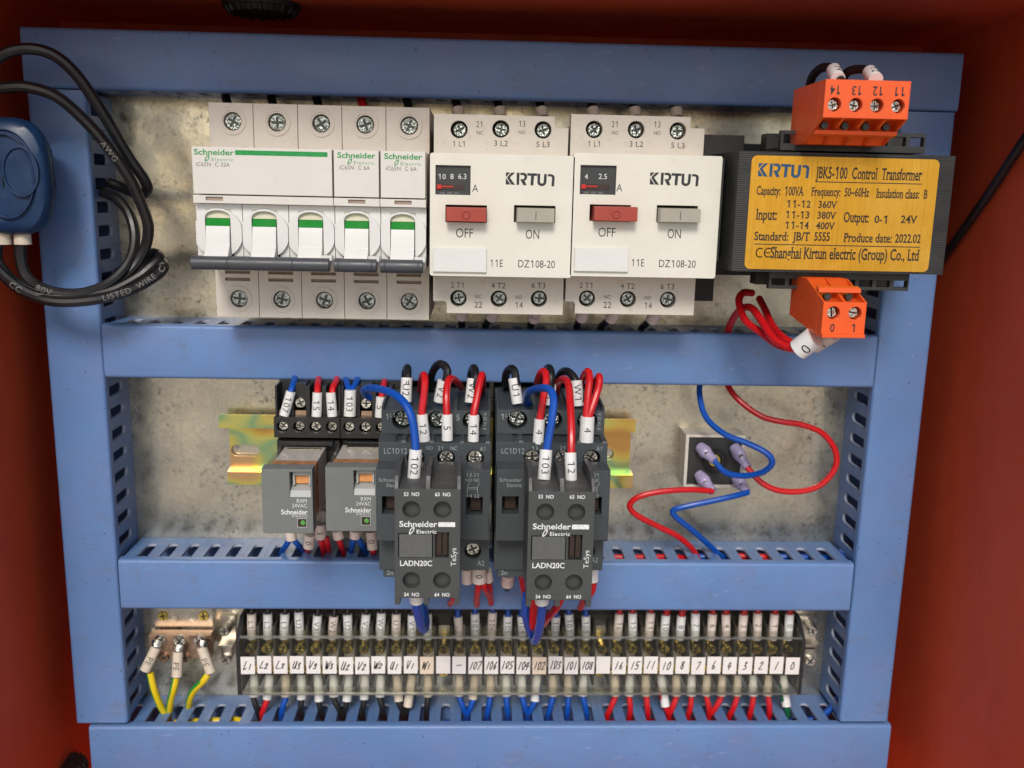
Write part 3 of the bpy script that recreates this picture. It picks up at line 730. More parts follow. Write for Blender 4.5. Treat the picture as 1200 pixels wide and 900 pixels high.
    for s, (px, py), hp, wp in o['txt']: ptext(lt, s, px, py, d, hp, wp)
    for s, (px, py), hp, wp in o['stxt']: ptext(lt, s, px, py, FS + .06, hp, wp)
    lz = Rc(*o['logo'], d); stroke_logo(lt, lz[0], lz[1], lz[2], lz[3], d); lt.build('lettering', 'ink', t)
def o4(X, Y): return (490 + X / 3.3333, 100 + Y / 3.3333)
def ob4(a, b, c, e): return o4(a, b) + o4(c, e)
def stext(ts, bs):
    r = []
    for (px, py), s in zip(ts, ('1 L1', '3 L2', '5 L3')): r.append((s, (px, py + 17), 6.4, 17))
    for (px, py), s in zip(bs, ('2 T1', '4 T2', '6 T3')): r.append((s, (px - .5, py - 15.5), 6.4, 17))
    for k, (a, b) in enumerate((('21', 'NC'), ('13', 'NO'))):
        mx = (ts[k][0] + ts[k + 1][0]) / 2; r += [(a, (mx, ts[k][1] - 6), 7, 9), (b, (mx, ts[k][1] + 4), 4.2, 8.5)]
    for k, (a, b) in enumerate((('NC', '22'), ('NO', '14'))):
        mx = (bs[k][0] + bs[k + 1][0]) / 2 - .3; r += [(a, (mx, bs[k][1] - 2), 4.2, 8), (b, (mx, bs[k][1] + 7.5), 7, 10)]
    return r
ts1 = [o4(160, 172), o4(323, 170), o4(488, 174)]; bs1 = [o4(157, 832), o4(315, 834), o4(472, 834)]
starter(dict(sl=(508.5, 150), sr=(666, 160), st=(508, 133), sb=(530, 367), face=(504, 178.8, 669, 326), nt=(650.5, 140), nb=(523.6, 360),
    ts=ts1, bs=bs1, dial=ob4(68, 311, 204, 429), off=ob4(107, 466, 268, 537), on=ob4(375, 468, 535, 538), offb=ob4(106, 473, 269, 537), onb=ob4(383, 475, 537, 542),
    tile=ob4(57, 634, 268, 733), logo=ob4(343, 340, 533, 394), txt=[('A', o4(223, 402), 8.5, 7), ('OFF', o4(181, 577), 10.5, 21), ('ON', o4(447, 582), 10.5, 17), ('11E', o4(305, 695), 8.5, 16), ('DZ108-20', o4(462, 698), 8.5, 44)], stxt=stext(ts1, bs1)),
    'ivory motor starter whose charcoal dial reads 10 8 6.3', [('10', o4(92, 0)[0]), ('8', o4(132, 0)[0]), ('6.3', o4(173, 0)[0])], 0)
ts2 = [o4(688, 172), o4(852, 173), o4(1015, 178)]; bs2 = [o4(660, 833), o4(820, 836), o4(976, 838)]
starter(dict(sl=(669, 150), sr=(825, 165), st=(672, 133.6), sb=(700, 367.8), face=(672.5, 179, 838, 326.5), nt=(809.5, 140), nb=(673.6, 360),
    ts=ts2, bs=bs2, dial=ob4(635, 311, 771, 428), off=ob4(671, 465, 828, 533), on=ob4(933, 468, 1090, 538), offb=ob4(688, 470, 859, 535), onb=ob4(943, 476, 1106, 542),
    tile=ob4(611, 632, 821, 731), logo=ob4(907, 340, 1095, 394), txt=[('A', o4(786, 400), 8.5, 7), ('OFF', o4(737, 574), 10.5, 21), ('ON', o4(1001, 580), 10.5, 17), ('11E', o4(857, 693), 8.5, 16), ('DZ108-20', o4(1012, 697), 8.5, 44)], stxt=stext(ts2, bs2)),
    'ivory motor starter whose charcoal dial reads 4 2.5, beside the transformer', [('4', o4(657, 0)[0]), ('2.5', o4(722, 0)[0])], 0)

# ================================================================== control transformer
TF = 86
def o6(X, Y): return (820 + X / 3.3333, 60 + Y / 3.3333)
cx0, cx1, cz0, cz1 = U(863.5, 200, TF)[0], U(1121, 190, TF)[0], U(900, 320, TF)[1], U(1000, 178, TF)[1]
t = thing('control_transformer', 'black laminated control transformer with a gold nameplate', 'transformer', ((cx0 + cx1) / 2, 0, cz0))
MB().box(cx0, cx1, 22, TF, cz0, cz1, .6, .6).build('laminated_core', 'lam', t)
mb = MB(); mb.box(cx0 - 9, cx0 - .1, 34, 68, cz0 + 3, cz1 - 3).box(cx1 + .1, cx1 + 4, 34, 60, cz0 + 3, cz1 - 3)
mb.build('coil_wrap', 'bobbin', t)
mb = MB()
for k in range(26):
    z = cz0 + 5 + k * (cz1 - cz0 - 10) / 26; mb.box(cx0 - 9.1, cx0 - 9.0, 46 + (k * 7 % 5), 50 + (k * 5 % 7), z, z + .8)
mb.build('print_mark', 'inkpale', t)
mb = MB(); mb.box(cx0 + 4, cx1 - 4, 2, 22, cz0 - 6, cz0 + 9).box(cx0 + 4, cx1 - 4, 2, 22, cz1 - 9, cz1 + 6).box(cx0 + 8, cx1 - 8, 3, 22, cz0 + 8, cz1 - 8)
mb.box(cx0 - 2, cx0 + 15, 2, 5, cz0 - 20, cz0 - 5).box(cx0 - 8, cx0 + 14, 8, 44, cz1 - 8, cz1 + 8); mb.build('mounting_bracket', 'bobbin', t)
def flange(px0, py0, px1, py1, d, up):
    a = Rc(px0, py0, px1, py1, d); mb = MB(); n = 8; w = (a[1] - a[0]) / n
    hs = [rect(a[0] + k * w + 1.0, a[0] + (k + 1) * w - .6, a[2] + (2.6 if up else 1.4), a[3] - (1.5 if up else 2.6)) for k in range(n)]
    mb.plate(rect(*a), hs, d - 3, d); mb.box(a[0], a[1], d - 26, d - 18, a[2], a[3])
    mb.box(a[0], a[1], d - 18, d - 2.9, a[2] - (0 if up else .0), a[2] + 1.3) if up else mb.box(a[0], a[1], d - 18, d - 2.9, a[3] - 1.3, a[3])
    mb.build('bobbin_flange', 'bobbin', t)
flange(916, 152.5, 1083, 180, 80, True); flange(902, 318.5, 1064, 341, 80, False)
gx = [U(*o6(203, 405), TF + .3), U(*o6(940, 425), TF + .3), U(*o6(890, 862), TF + .3), U(*o6(175, 851), TF + .3)]
gx0, gx1, gz1, gz0 = (gx[0][0] + gx[3][0]) / 2, (gx[1][0] + gx[2][0]) / 2, (gx[0][1] + gx[1][1]) / 2, (gx[2][1] + gx[3][1]) / 2
npl = MB().plate(rrect(gx0, gx1, gz0, gz1, 2.2, 6), [], TF + .02, TF + .35).build('nameplate', 'gold', t)
lt = MB(); ltd = TF + .41
def gtext(s, X0, X1, Y0, Y1, serif=True, bold=1):
    ptext(lt, s, *o6((X0 + X1) / 2, (Y0 + Y1) / 2), ltd, (Y1 - Y0) / 3.3333, (X1 - X0) / 3.3333, serif=serif, bold=bold)
gtext('JBK5-100  Control  Transformer', 458, 868, 457, 500)
gtext('Capacity:  100VA', 222, 405, 529, 562); gtext('Frequency:  50~60Hz', 437, 662, 534, 566); gtext('Insulation class:  B', 690, 890, 540, 574)
gtext('11-12   360V', 337, 535, 585, 611); gtext('11-13   380V', 333, 531, 627, 653); gtext('11-14   400V', 331, 526, 668, 694)
gtext('Input:', 220, 303, 618, 658); gtext('Output:', 562, 662, 630, 668); gtext('0-1', 683, 740, 643, 671); gtext('24V', 785, 848, 643, 671)
gtext('Standard:', 213, 347, 707, 739); gtext('JB/T', 367, 430, 708, 740); gtext('5555', 447, 510, 708, 740); gtext('Produce date:', 563, 752, 713, 746); gtext('2022.02', 763, 864, 716, 748)
gtext('Shanghai Kirtun electric (Group) Co., Ltd', 279, 857, 771, 813)
for X0, X1, Y in ((455, 868, 513), (213, 860, 758)):
    a, b = U(*o6(X0, Y - 3), ltd), U(*o6(X1, Y + 6), ltd); z = (a[1] + b[1]) / 2
    lt.add([(a[0], ltd, z - .17), (b[0], ltd, z - .17), (b[0], ltd, z + .17), (a[0], ltd, z + .17)], [(0, 1, 2, 3)])
for X in (236, 268):
    x, z = U(*o6(X, 787), ltd); r = 1.55
    pts = [(x + r * math.cos(R(a)), z + r * 1.1 * math.sin(R(a))) for a in range(60, 301, 20)]; ribbon(lt, pts, ltd, .42)
    if X == 268: ribbon(lt, [(x - r, z), (x + r * .35, z)], ltd, .42)
lt.build('lettering', 'inkbrown', npl)
lb = MB(); lz = Rc(*o6(231, 437), *o6(426, 496), ltd); stroke_logo(lb, lz[0], lz[1], lz[2], lz[3], ltd); lb.build('maker_mark', 'inkblue', npl)
# orange terminal blocks: wedge shaped, part of the transformer
def terminal_block(prof, x0, x1, n, zs, df, marks, zmark, rot, holes_z, kind, ribs):
    mb = MB(); w = (x1 - x0) / n
    df0, zlo, zhi = df, prof['zlo'], prof['zhi']
    mb.plate(rect(x0, x1, zlo, zhi), [circ(x0 + (k + .5) * w, zs, 2.45, 24) for k in range(n)], df - 5, df)
    mb.profile(prof['body'], x0, x1)
    for k in range(n + 1):
        xx = x0 + k * w; a, b = max(x0, xx - .55), min(x1, xx + .55)
        mb.profile(prof['rib'], a - (.07 if k == 0 else 0), b + (.07 if k == n else 0))
    if 'bar' in prof: mb.profile(prof['bar'], x0 + .1, x1 - .1)
    if 'lip' in prof: mb.profile(prof['lip'], x0, x1)
    b = mb.build('terminal_block', 'orange', t)
    dk = MB()
    for k in range(n): MB().plate(circ(x0 + (k + .5) * w, zs, 2.44, 24), [], df - 5.4, df - 4.9).build('screw_well', 'orange', b)
    for k in range(n):
        screw(b, x0 + (k + .5) * w, zs, df - 2.8, 2.0, 'steel', kind)
    if 'clamp' in prof:
        cl = MB()
        for k in range(n): cl.frus((x0 + (k + .5) * w, prof['clamp'][0], prof['clamp'][1]), (x0 + (k + .5) * w, prof['clamp'][0] + 1.5, prof['clamp'][1]), 1.5, 1.3, 16)
        cl.build('clamp', 'groove', b)
    m_ = MB()
    for k, s in enumerate(marks): text(m_, s, x0 + (k + .5) * w, zmark, df + (.06 if 'lip' not in prof else .06), 3.0, align='C', rot=rot, nx=.8, bold=1)
    m_.build('lettering', 'ink', b)
    return b
df = 108
x0, x1 = U(967.5, 100, df)[0], U(1067.5, 100, df)[0]; zt, zm = U(1020, 94, df)[1], U(1020, 139, df)[1]
zlow = U(1000, 170, df - 18)[1]
body = [(df - 34, zt), (df - 5, zt), (df - 5, zm + .2), (df - 8, zm + .2), (df - 19, zlow), (df - 34, zlow)]
rib = [(df - 5.1, zt), (df - 5.1, zm), (df - .02, zm), (df - 17.5, zlow), (df - 20, zlow), (df - 20, zm)]
zs_ = U(1020, 123.5, df)[1]
terminal_block(dict(zlo=zm, zhi=zt, body=body, rib=rib, bar=[(df - 9.5, zm - 4.6), (df - 6.6, zm - 3.8), (df - 7.4, zm - 5.2), (df - 10.5, zm - 5.8)], clamp=(df - 9.4, zm - 2.1)), x0, x1, 4, zs_, df, ['14', '13', '12', '11'], U(1020, 106.5, df)[1], 180, 0, 'cross', True)
df = 110
x0, x1 = U(963.5, 375, df)[0], U(1014, 375, df)[0]; zt, zm = U(990, 354.3, df)[1], U(990, 395.5, df)[1]; zup = U(975, 326.5, df - 20)[1]
body = [(df - 36, zm + 4), (df - 36, zup), (df - 21, zup), (df - 8, zt - .2), (df - 5, zt - .2), (df - 5, zm)]
rib = [(df - 5.1, zm), (df - 5.1, zt), (df - .02, zt), (df - 19.5, zup), (df - 22, zup), (df - 22, zt)]
terminal_block(dict(zlo=zm, zhi=zt, body=body, rib=rib, bar=[(df - 8.5, zt + 3.6), (df - 5.6, zt + 3.0), (df - 6.6, zt + 4.6), (df - 9.5, zt + 5.2)], clamp=(df - 8.4, zt + 1.3), lip=[(df - .2, zm), (df + 1.2, zm), (df + 1.2, zm + 1.2), (df - .2, zm + 1.5)]), x0, x1, 2, U(990, 367, df)[1], df, ['0', '1'], U(990, 384.5, df)[1], 0, 0, 'slot', True)
# ================================================================== second row: rail, sockets, relays
def oR(X, Y): return (240 + X / 3.9125, 430 + Y / 3.9125)
def oC(X, Y): return (400 + X / 3.75, 410 + Y / 3.75)
rx0, rx1 = U(258, 520, 8)[0], U(743.5, 520, 8)[0]
rzt, rzb = U(300, 486, 8)[1], U(300, 568, 8)[1]
t = thing('mounting_rail', 'gold zinc plated slotted rail behind the relays and contactors', 'rail', ((rx0 + rx1) / 2, 0, rzb))
mb = MB(); h = rzt - rzb; zs_ = U(300, 527.5, 1.5)[1]
sl = []
for X in [U(288, 527, 1.5)[0] + k * 25 for k in range(9)]:
    if X < rx1 - 12: sl.append(rrect(X - 7, X + 7, zs_ - 2.9, zs_ + 2.9, 2.8, 5))
mb.plate(rect(rx0 + 3, rx1 - 1, rzb + 5.2, rzt - 5.2), sl, 1.2, 2.3)
mb.build('web', 'zinc', t)
mb = MB()
for s, z in ((1, rzt), (-1, rzb)):
    pr = [(1.2, z - s * 6.4), (7.5, z - s * 5.6), (7.5, z), (8.6, z), (8.6, z - s * 6.6), (2.3, z - s * 7.5), (1.2, z - s * 7.5)]
    f = MB(); f.profile(pr, rx0 + (3 if s < 0 else 0), rx1); f.build('flange', 'zinc', t)
def socket(x0, x1, label, zt, zlow):
    """black relay socket: two steps of screw terminals above, dark body below"""
    t = thing('relay_socket', label, 'relay socket', ((x0 + x1) / 2, 9, zlow), 'relay sockets')
    A = 44; B = 36
    zA1, zA0 = U(360, 489.5, A)[1], U(360, 513, A)[1]
    mb = MB(); mb.box(x0, x1, 9, A - 8, zlow, zA1); w = (x1 - x0) / 4
    mb.plate(rect(x0, x1, zA0, zA1), [circ(x0 + (k + .5) * w, (zA0 + zA1) / 2 + .2, 2.6) for k in range(4)], A - 8, A)
    mb.box(x0, x1, 9, B - 6, zA1, zt)
    mb.box(x0 + .5, x1 - .5, A - 8.1, A - 3, zlow, zA0 - 2)
    mb.box(x0 + 3, x1 - 3, A - 6, A + 1, zA0 - 3.5, zA0 - 1.5)
    mb.build('base', 'socket', t)
    zu0 = zA1 + .8; pst = MB()
    for k in range(5): pst.box(max(x0, x0 + k * w - .9), min(x1, x0 + k * w + .9), B - 6.1, B + 4, zA1, zt - 3)
    pst.box(x0 + w + .9, x0 + 2 * w - .9, B - 6.1, B + 2, zA1 + 5, zt - 2); pst.build('divider', 'socket', t)
    mp = MB()
    for k in range(4): mp.box(x0 + k * w + 1.2, x0 + (k + 1) * w - 1.2, A - 9, A - 6, zA1 - .2, zA1 + 1.8)
    mp.build('clamp', 'tarnish', t)
    for k in range(4): screw(t, x0 + (k + .5) * w, (zA0 + zA1) / 2 + .2, A - 3.6, 2.2, 'steel')
    screw(t, x0 + 1.5 * w, U(355, 471.7, B + 2)[1], B + 2.2, 2.4, 'steel')
s1x0, s1x1 = U(321, 500, 44)[0], U(398, 500, 44)[0]
zt_, zl_ = U(360, 440, 30)[1], U(360, 600, 42)[1]
socket(s1x0, s1x1, 'black screw terminal socket carrying the leftmost grey relay', zt_, zl_)
socket(s1x1 + .4, s1x1 + .4 + (s1x1 - s1x0), 'black screw terminal socket squeezed against the left contactor', zt_, zl_)
def relay(px, label, hide=0):
    D = 85
    x0, zf1 = U(px[0], px[1], D); x1, zf0 = U(px[2], px[3], D)
    t = thing('plug_in_relay', label, 'relay', ((x0 + x1) / 2, 38, zf0), 'grey plug in relays')
    w = x1 - x0; h = zf1 - zf0
    # clear case behind the grey front
    c = MB(); c.box(x0 + .3, x1 - .3, 42, D - 7, zf0 + .3, zf1 - .4); c.build('clear_case', 'amber_clear', t)
    i = MB(); i.box(x0 + 1.2, x1 - 1.0, 43, D - 7.5, zf0 + 2, zf1 - 2.2); i.build('coil_former', 'ivory_in', t)
    q = MB(); q.box(x0 + 1.0, x1 - .8, 66, 72, zf0 + 3, zf1 - 1.9).frus((x1 - 5, 55, zf0 + 10), (x1 - 5, 55, zf1 - 8), 3.6, 3.6, 20); q.build('coil', 'copper_in', t)
    mb = MB(); mb.box(x0 + 3.0, x1 - 2.5, 47, 49, zf0 + 3, zf1 - 1.6); mb.build('contact_leaf', 'nickel', t)
    a, b, zc0, zc1 = x0 + w * .55, x0 + w * .97, zf1 - h * .44, zf1 - h * .045
    f = MB(); f.plate(rect(x0, x1, zf0, zf1), [rect(a, b - .02, zc0, zc1)], D - 7, D); f.build('front_cap', 'relay', t)
    fl = MB(); fl.profile([(D - 6.8, zc0), (D - .1, zc0 + .1), (D - 1, zc0 + h * .10), (D - 6.8, zc0 + h * .16)], a + .05, b - .07)
    fl.box(a + .8, b - .6, D - 6.8, D - 2.8, zc1 - h * .08, zc1 - h * .02).box(a + .8, a + 1.6, D - 6.8, D - 2.8, zc0 + h * .16, zc1 - h * .08).box(b - 1.3, b - .6, D - 6.8, D - 2.8, zc0 + h * .16, zc1 - h * .08); fl.build('test_lever', 'lightgrey', t)
    MB().box(a + 1.7, b - 1.4, D - 6.8, D - 4.5, zc0 + h * .17, zc1 - h * .10).build('viewing_window', 'copper_in', t)
    l = MB(); d = D + .06; xr = x1 - w * .11
    text(l, 'RXM', xr, zf0 + h * .51, d, 1.55, 4.3, 'R'); text(l, '24VAC', xr, zf0 + h * .435, d, 1.55, 6.2, 'R')
    text(l, 'Schneider', xr, zf0 + h * .335, d, 2.0, 10.6, 'R', 1); text(l, 'Electric', xr, zf0 + h * .275, d, 1.15, 6.2, 'R', 0, track=.15)
    l.build('lettering', 'inkwhite', t)
    lx, lz = xr - 2.2, zf0 + h * .165; fr = MB(); fr.plate(rect(lx - 2, lx + 2, lz - 2, lz + 2), [rect(lx - 1.7, lx + 1.7, lz - 1.7, lz + 1.7)], D - .2, D + .25).build('lamp_frame', 'lightgrey', t)
    MB().frus((lx + .3, D - .3, lz), (lx + .3, D + .2, lz), 1.3, .9, 16).build('lamp', 'led', t)
    MB().box(lx - 1.7, lx + 1.7, D - .2, D + .05, lz - 1.7, lz + 1.7).build('lamp_recess', 'brown', t)
relay((306, 549.5, 367.3, 625), 'grey plug in relay with a clear amber case, fully in view at left')
relay((381, 547.5, 441.8, 622.5), 'grey plug in relay partly tucked behind the left contactor')

# ================================================================== contactors and auxiliary blocks
def contactor(xl, xr, o, label, textside, clampmarks):
    """xl, xr in mm; o = vertical photo offset helper column px"""
    T1, T2, T3 = 68, 78, 90
    c = o
    zt0 = U(c, 462, 40)[1]; zt1 = U(c, 481, T1)[1]; z1 = U(c, 509, T1)[1]; z2t = U(c, 519, T2)[1]; z2 = U(c, 549, T2)[1]; z3 = U(c, 551, T3)[1]
    z4 = U(c, 634, T3)[1]; z5 = U(c, 637, T2)[1]; z6 = U(c, 668, T2)[1]; zb = z6
    g = .25; x0, x1 = xl + g, xr - g; w = x1 - x0
    t = thing('contactor', label, 'contactor', ((x0 + x1) / 2, 9, zb), 'three pole contactors')
    b = MB()
    b.profile([(9, zb), (9, zt0), (40, zt0), (T1 - 8, zt1), (T1 - 8, z1), (T2 - 8, z2t), (T2 - 8, z5 + .1), (T2 - 8, z6), (T2 - 12, zb)], x0, x1)
    b.build('body', 'contactor', t)
    top = MB(); hx = [x0 + w * k for k in (.195, .515, .835)]
    hz = (zt1 + z1) / 2 + .7
    top.plate(rect(x0 + .3, x1 - .3, z1, zt1), [circ(x, hz, 4.3) for x in hx], T1 - 8, T1)
    for k in range(4):
        xx = (x0 + .3, x0 + w * .355, x0 + w * .675, x1 - .3)[k]; top.profile([(T1 - 8, zt1), (40, zt0 + .1), (40, zt0 + 2.2), (T1 - 3, zt1 + 1.6), (T1, zt1)], max(x0 + .3, xx - .9), min(x1 - .3, xx + .9))
    top.build('power_terminal_shroud', 'contactor', t)
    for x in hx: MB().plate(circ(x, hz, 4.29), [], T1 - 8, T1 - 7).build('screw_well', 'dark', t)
    for x in hx: screw(t, x, hz, T1 - 4.5, 3.5, 'dullsteel')
    md = MB(); mx = [x0 + w * k for k in (.17, .33, .60, .86)]; mz = U(c, 537, T2)[1]
    md.plate(rect(x0, x1, z2, z2t), [circ(x, mz, 3.7) for x in mx[1:]], T2 - 8, T2)
    md.profile([(T1 - 8, z1 - .05), (T1 - .1, z1 - .05), (T2 - 3, z2t + 1.0), (T2, z2t), (T2 - 8, z2t)], x0, x0 + w * .15)
    for k in (.20, .45, .72, .95): md.profile([(T1 - 8, z1 - .05), (T1 - .1, z1 - .05), (T2 - .5, z2t + .8), (T2, z2t), (T2 - 8, z2t)], x0 + w * k, min(x1, x0 + w * k + 2.0))
    md.build('control_terminal_shroud', 'contactor', t)
    for x in mx[1:]: MB().plate(circ(x, mz, 3.69), [], T2 - 8, T2 - 7).build('screw_well', 'dark', t)
    for x in mx[1:]: screw(t, x, mz - .2, T2 - 3.4, 3.1, 'steel')
    fr = MB(); wz1, wz0 = U(c, 582, T3)[1], U(c, 603, T3)[1]
    wa = (x0 + w * .055, x0 + w * .20); wb = (x0 + w * .785, x0 + w * .93)
    fr.plate(rect(x0 + .15, x1 - .15, z4, z3), [rect(wa[0], wa[1], wz0, wz1), rect(wb[0], wb[1], wz0, wz1)], T3 - 12, T3)
    fr.profile([(T2 - 8, z2 + .1), (T2 - .2, z2 - .05), (T3 - .3, z3 + .05), (T3, z3), (T3 - 11, z3 - 1)], x0 + .15, x1 - .15)
    fr.box(x1 - w * .27, x1 - .8, T3 - 1, T3 + 1.2, z4 + 1, wz0 - 1.2)
    fr.build('front_housing', 'contactor', t)
    for a_, b_ in (wa, wb): MB().box(a_ + .03, b_ - .03, T3 - 12, T3 - 10, wz0 + .03, wz1 - .03).build('window_recess', 'dark', t)
    MB().box(wa[0] + 1.2, wa[1] - 1.0, T3 - 10, T3 - 5, wz0 + .7, wz1 - .7).build('moving_carrier', 'brown', t); MB().box(wb[0] + 1.8, wb[1] - .7, T3 - 10, T3 - 4, wz0 + .6, wz1 - .8).build('moving_carrier', 'brown', t)
    lo = MB(); a2 = (x1 - w * .15, U(c, 646, T2)[1])
    lo.plate([(x0, z6), (x1, z6), (x1, z4 + .2), (x0, z4 + .2)], [circ(a2[0], a2[1], 3.5)], T2 - 8, T2)
    lo.box(x0 + 1.5, x0 + w * .3, T2 - 10, T2 - 1, z6 - 3.6, z6 + .1).box(x0 + w * .35, x1 - 2, T2 - 14, T2 - 7, z6 - 2.4, z6 + .1)
    lo.build('coil_terminal_shroud', 'contactor', t)
    wl = MB(); wl.plate(circ(a2[0], a2[1], 3.49), [], T2 - 8, T2 - 7); wl.build('screw_well', 'dark', t)
    screw(t, a2[0], a2[1], T2 - 3.4, 3.0, 'steel')
    L = MB(); d = T1 + .06
    for k, (s, s2) in enumerate((('1', 'L1'), ('3', ''), ('5', ''))):
        text(L, s, hx[k] - 6.2, hz + 1.6, d, 2.5); s2 and text(L, s2, hx[k] - 3.3 - .6, hz + 2.2, d, 1.6, 2.4)
    vx = x1 - 2.5; text(L, '8 14 22 A', vx, hz, d, 1.3, 7.4, rot=90)
    d = T2 + .06; lz = z2t - 3.4
    text(L, 'LC1D12', x0 + w * .15, lz - .2, d, 2.3, 9.6); text(L, '13', x0 + w * .325, lz + 1.1, d, 1.6, 2.6) if not textside else text(L, '13', x0 + w * .345, lz + 1.0, d, 1.7, 3)
    text(L, 'NO', x0 + w * .45, lz + 1.2, d, 1.6, 3); text(L, '21', x0 + w * (.555 if not textside else .60), lz + 1.2, d, 1.7, 2.8)
    if not textside: text(L, 'NC', x0 + w * .67, lz + 1.2, d, 1.6, 2.9)
    text(L, 'A1', x1 - w * .07, lz + 1.1, d, 1.8, 2.7); text(L, 'A2', x1 - w * .075, a2[1] - 5.2 if not textside else a2[1] - 3.8, T2 + .06, 2.2, 3.0)
    d = T3 + .06
    text(L, 'Schneider', x0 + w * .115 + .4, z3 - 4.2, d, 1.55, 9.0); text(L, 'Electric', x0 + w * .15 + .4, z3 - 6.4, d, 1.55, 6.2)
    bx = x1 - w * .16
    text(L, '13 21', bx, z3 - 1.8, d, 1.4, 5.6); text(L, 'NO NC', bx, z3 - 4.0, d, 1.3, 6.0); text(L, '14 22', bx, z3 - 10.6, d, 1.4, 5.8)
    ribbon(L, [(bx - 2, z3 - 9.4), (bx - 2, z3 - 6.4), (bx - 1.2, z3 - 5.2)], d, .22); ribbon(L, [(bx + 2, z3 - 9.4), (bx + 2, z3 - 6.8), (bx + 2.9, z3 - 5.2)], d, .22)
    ribbon(L, [(bx - 2, z3 - 7.1), (bx + 2, z3 - 7.1)], d, .2); ribbon(L, [(bx - 2, z3 - 7.7), (bx + 2, z3 - 7.7)], d, .2)
    text(L, '2n', x0 + 4.4, z6 - 1.7, T2 - .94, 2.0)
    L.build('lettering', 'inkpale', t)
    return t
T2m = 78
c1 = (U(442.8, 530, T2m)[0], U(576, 530, T2m)[0]); c2 = (U(580.5, 530, T2m)[0], U(712.5, 530, T2m)[0])
contactor(c1[0], c1[1], 510, 'slate grey contactor beside the relays with sleeves U2, V2 and W2', 0, None)
contactor(c2[0], c2[1], 645, 'slate grey contactor towards the rectifier with sleeves U1 and W1', 1, None)
def aux(px, label):
    D = 125; x0, z1 = U(px[0], px[1], D); x1, z0 = U(px[2], px[3], D); w = x1 - x0; h = z1 - z0
    t = thing('auxiliary_contact_block', label, 'contact block', ((x0 + x1) / 2, 91, z0), 'auxiliary contact blocks')
    b = MB(); b.box(x0 + .4, x1 - .4, 91.5, D - 4, z0 + .3, z1 - 1); b.build('body', 'aux', t)
    ax, bx = x0 + w * .255, x1 - w * .275; hz = (z1 - h * .185, z0 + h * .165)
    ca, cb, cz0, cz1 = x0 + w * .055, x0 + w * .585, z0 + h * .375, z0 + h * .60
    sa, sb = x0 + w * .615, x0 + w * .83
    f = MB(); f.plate(rrect(x0, x1, z0, z1, .7, 3), [circ(ax, hz[0], 3.25), circ(bx, hz[0], 3.25), circ(ax, hz[1], 3.25), circ(bx, hz[1], 3.25), rect(ca, cb, cz0, cz1), rect(sa, sb, cz0, cz1 + .4)], D - 5, D)
    f.build('front_face', 'aux', t)
    fe = MB()
    for a, b_ in ((x0, x0 + 1.9), (x0 + w * .45, x0 + w * .45 + 1.8), (x1 - 1.9, x1)): fe.profile([(D - 8, z0 + .1), (D - .2, z0 + .1), (D - .4, z0 - 2.8), (D - 6, z0 - 3.2)], a, b_)
    fe.build('foot', 'aux', t)
    fi = MB()
    for a, b_ in ((x0, x0 + 1.3), (x0 + w * .47, x0 + w * .47 + 1.6), (x1 - 1.3, x1)):
        fi.profile([(92, z1 - 2), (92, z1 + 3.2), (102, z1 + 4.6), (D - 9, z1 + 5.4), (D - 3, z1 + 4.2), (D - .3, z1 - .2), (D - 3, z1 - 1.5)], a, b_)
    fi.build('divider_fin', 'aux', t)
    fl = MB()
    for a, b_ in ((x0 + 1.3, x0 + w * .47), (x0 + w * .47 + 1.6, x1 - 1.3)): fl.profile([(92, z1 - 3), (100, z1 - .6), (D - 5, z1 + .3), (D - .6, z1 - .3), (D - 4.9, z1 - 2)], a, b_)
    fl.build('wire_ramp', 'aux', t)
    wl = MB(); [wl.plate(circ(x, z, 3.24), [], D - 14, D - 13) for x in (ax, bx) for z in hz]
    wl.box(sa + .03, sb - .03, D - 5, D - 4.2, cz0 + .03, cz1 + .37).build('recess', 'dark', t)
    cl = MB()
    for x in (ax, bx):
        for z in hz: cl.frus((x, D - 13, z), (x, D - 5, z), 3.6, 3.3, 24, False)
    cl.build('hole_lining', 'aux', t)
    for x, z in ((ax, hz[0]), (bx, hz[0]), (ax, hz[1]), (bx, hz[1])): screw(t, x + .4, z + .9, D - 8.5, 2.6, 'tarnish')
    MB().box(ca + .12, cb - .12, D - 4.9, D + .5, cz0 + .12, cz1 - .12, .25, .25).build('clip_window', 'clip', t)
    q = MB(); m_ = (sa + sb) / 2
    q.box(sa + .7, m_ - .2, D - 4.5, D - 1.2, cz0 + .5, cz1 - .1).build('moving_carrier', 'brown', t); MB().box(m_ + .25, sb - .6, D - 4.5, D - 1.2, cz0 + .5, cz1 - .1).build('moving_carrier', 'brown', t)
    L = MB(); d = D + .07
    for s, x, z in (('53  NO', ax, z1 - h * .045), ('63  NO', bx, z1 - h * .045), ('54  NO', ax, z0 + h * .033), ('64  NO', bx, z0 + h * .033)): text(L, s, x + .1, z, d, 1.35, 5.7, bold=1)
    lx, lz = x0 + w * .07, z0 + h * .685
    text(L, 'Schneider', lx, lz, d, 2.1, w * .575, 'L', 1); text(L, 'Electric', lx + w * .26, lz - 2.9, d, 1.4, w * .31, 'L', 1, track=.1)
    o, i = [], []
    for k in range(20):
        a = 2 * math.pi * k / 20; ex, ez = .75 * math.cos(a), 1.5 * math.sin(a); o.append((lx + w * .19 + ex + ez * .45, lz - 2.5 + ez)); i.append((lx + w * .19 + ex * .5 + ez * .3, lz - 2.5 + ez * .62))
    L.add([(p[0], d, p[1]) for p in o + i], [(k, (k + 1) % 20, 20 + (k + 1) % 20, 20 + k) for k in range(20)])
    L.add([(x0 + w * .665, d, lz - 1), (x0 + w * .92, d, lz - 1), (x0 + w * .92, d, lz + .8), (x0 + w * .665, d, lz + .8)], [(0, 1, 2, 3)])
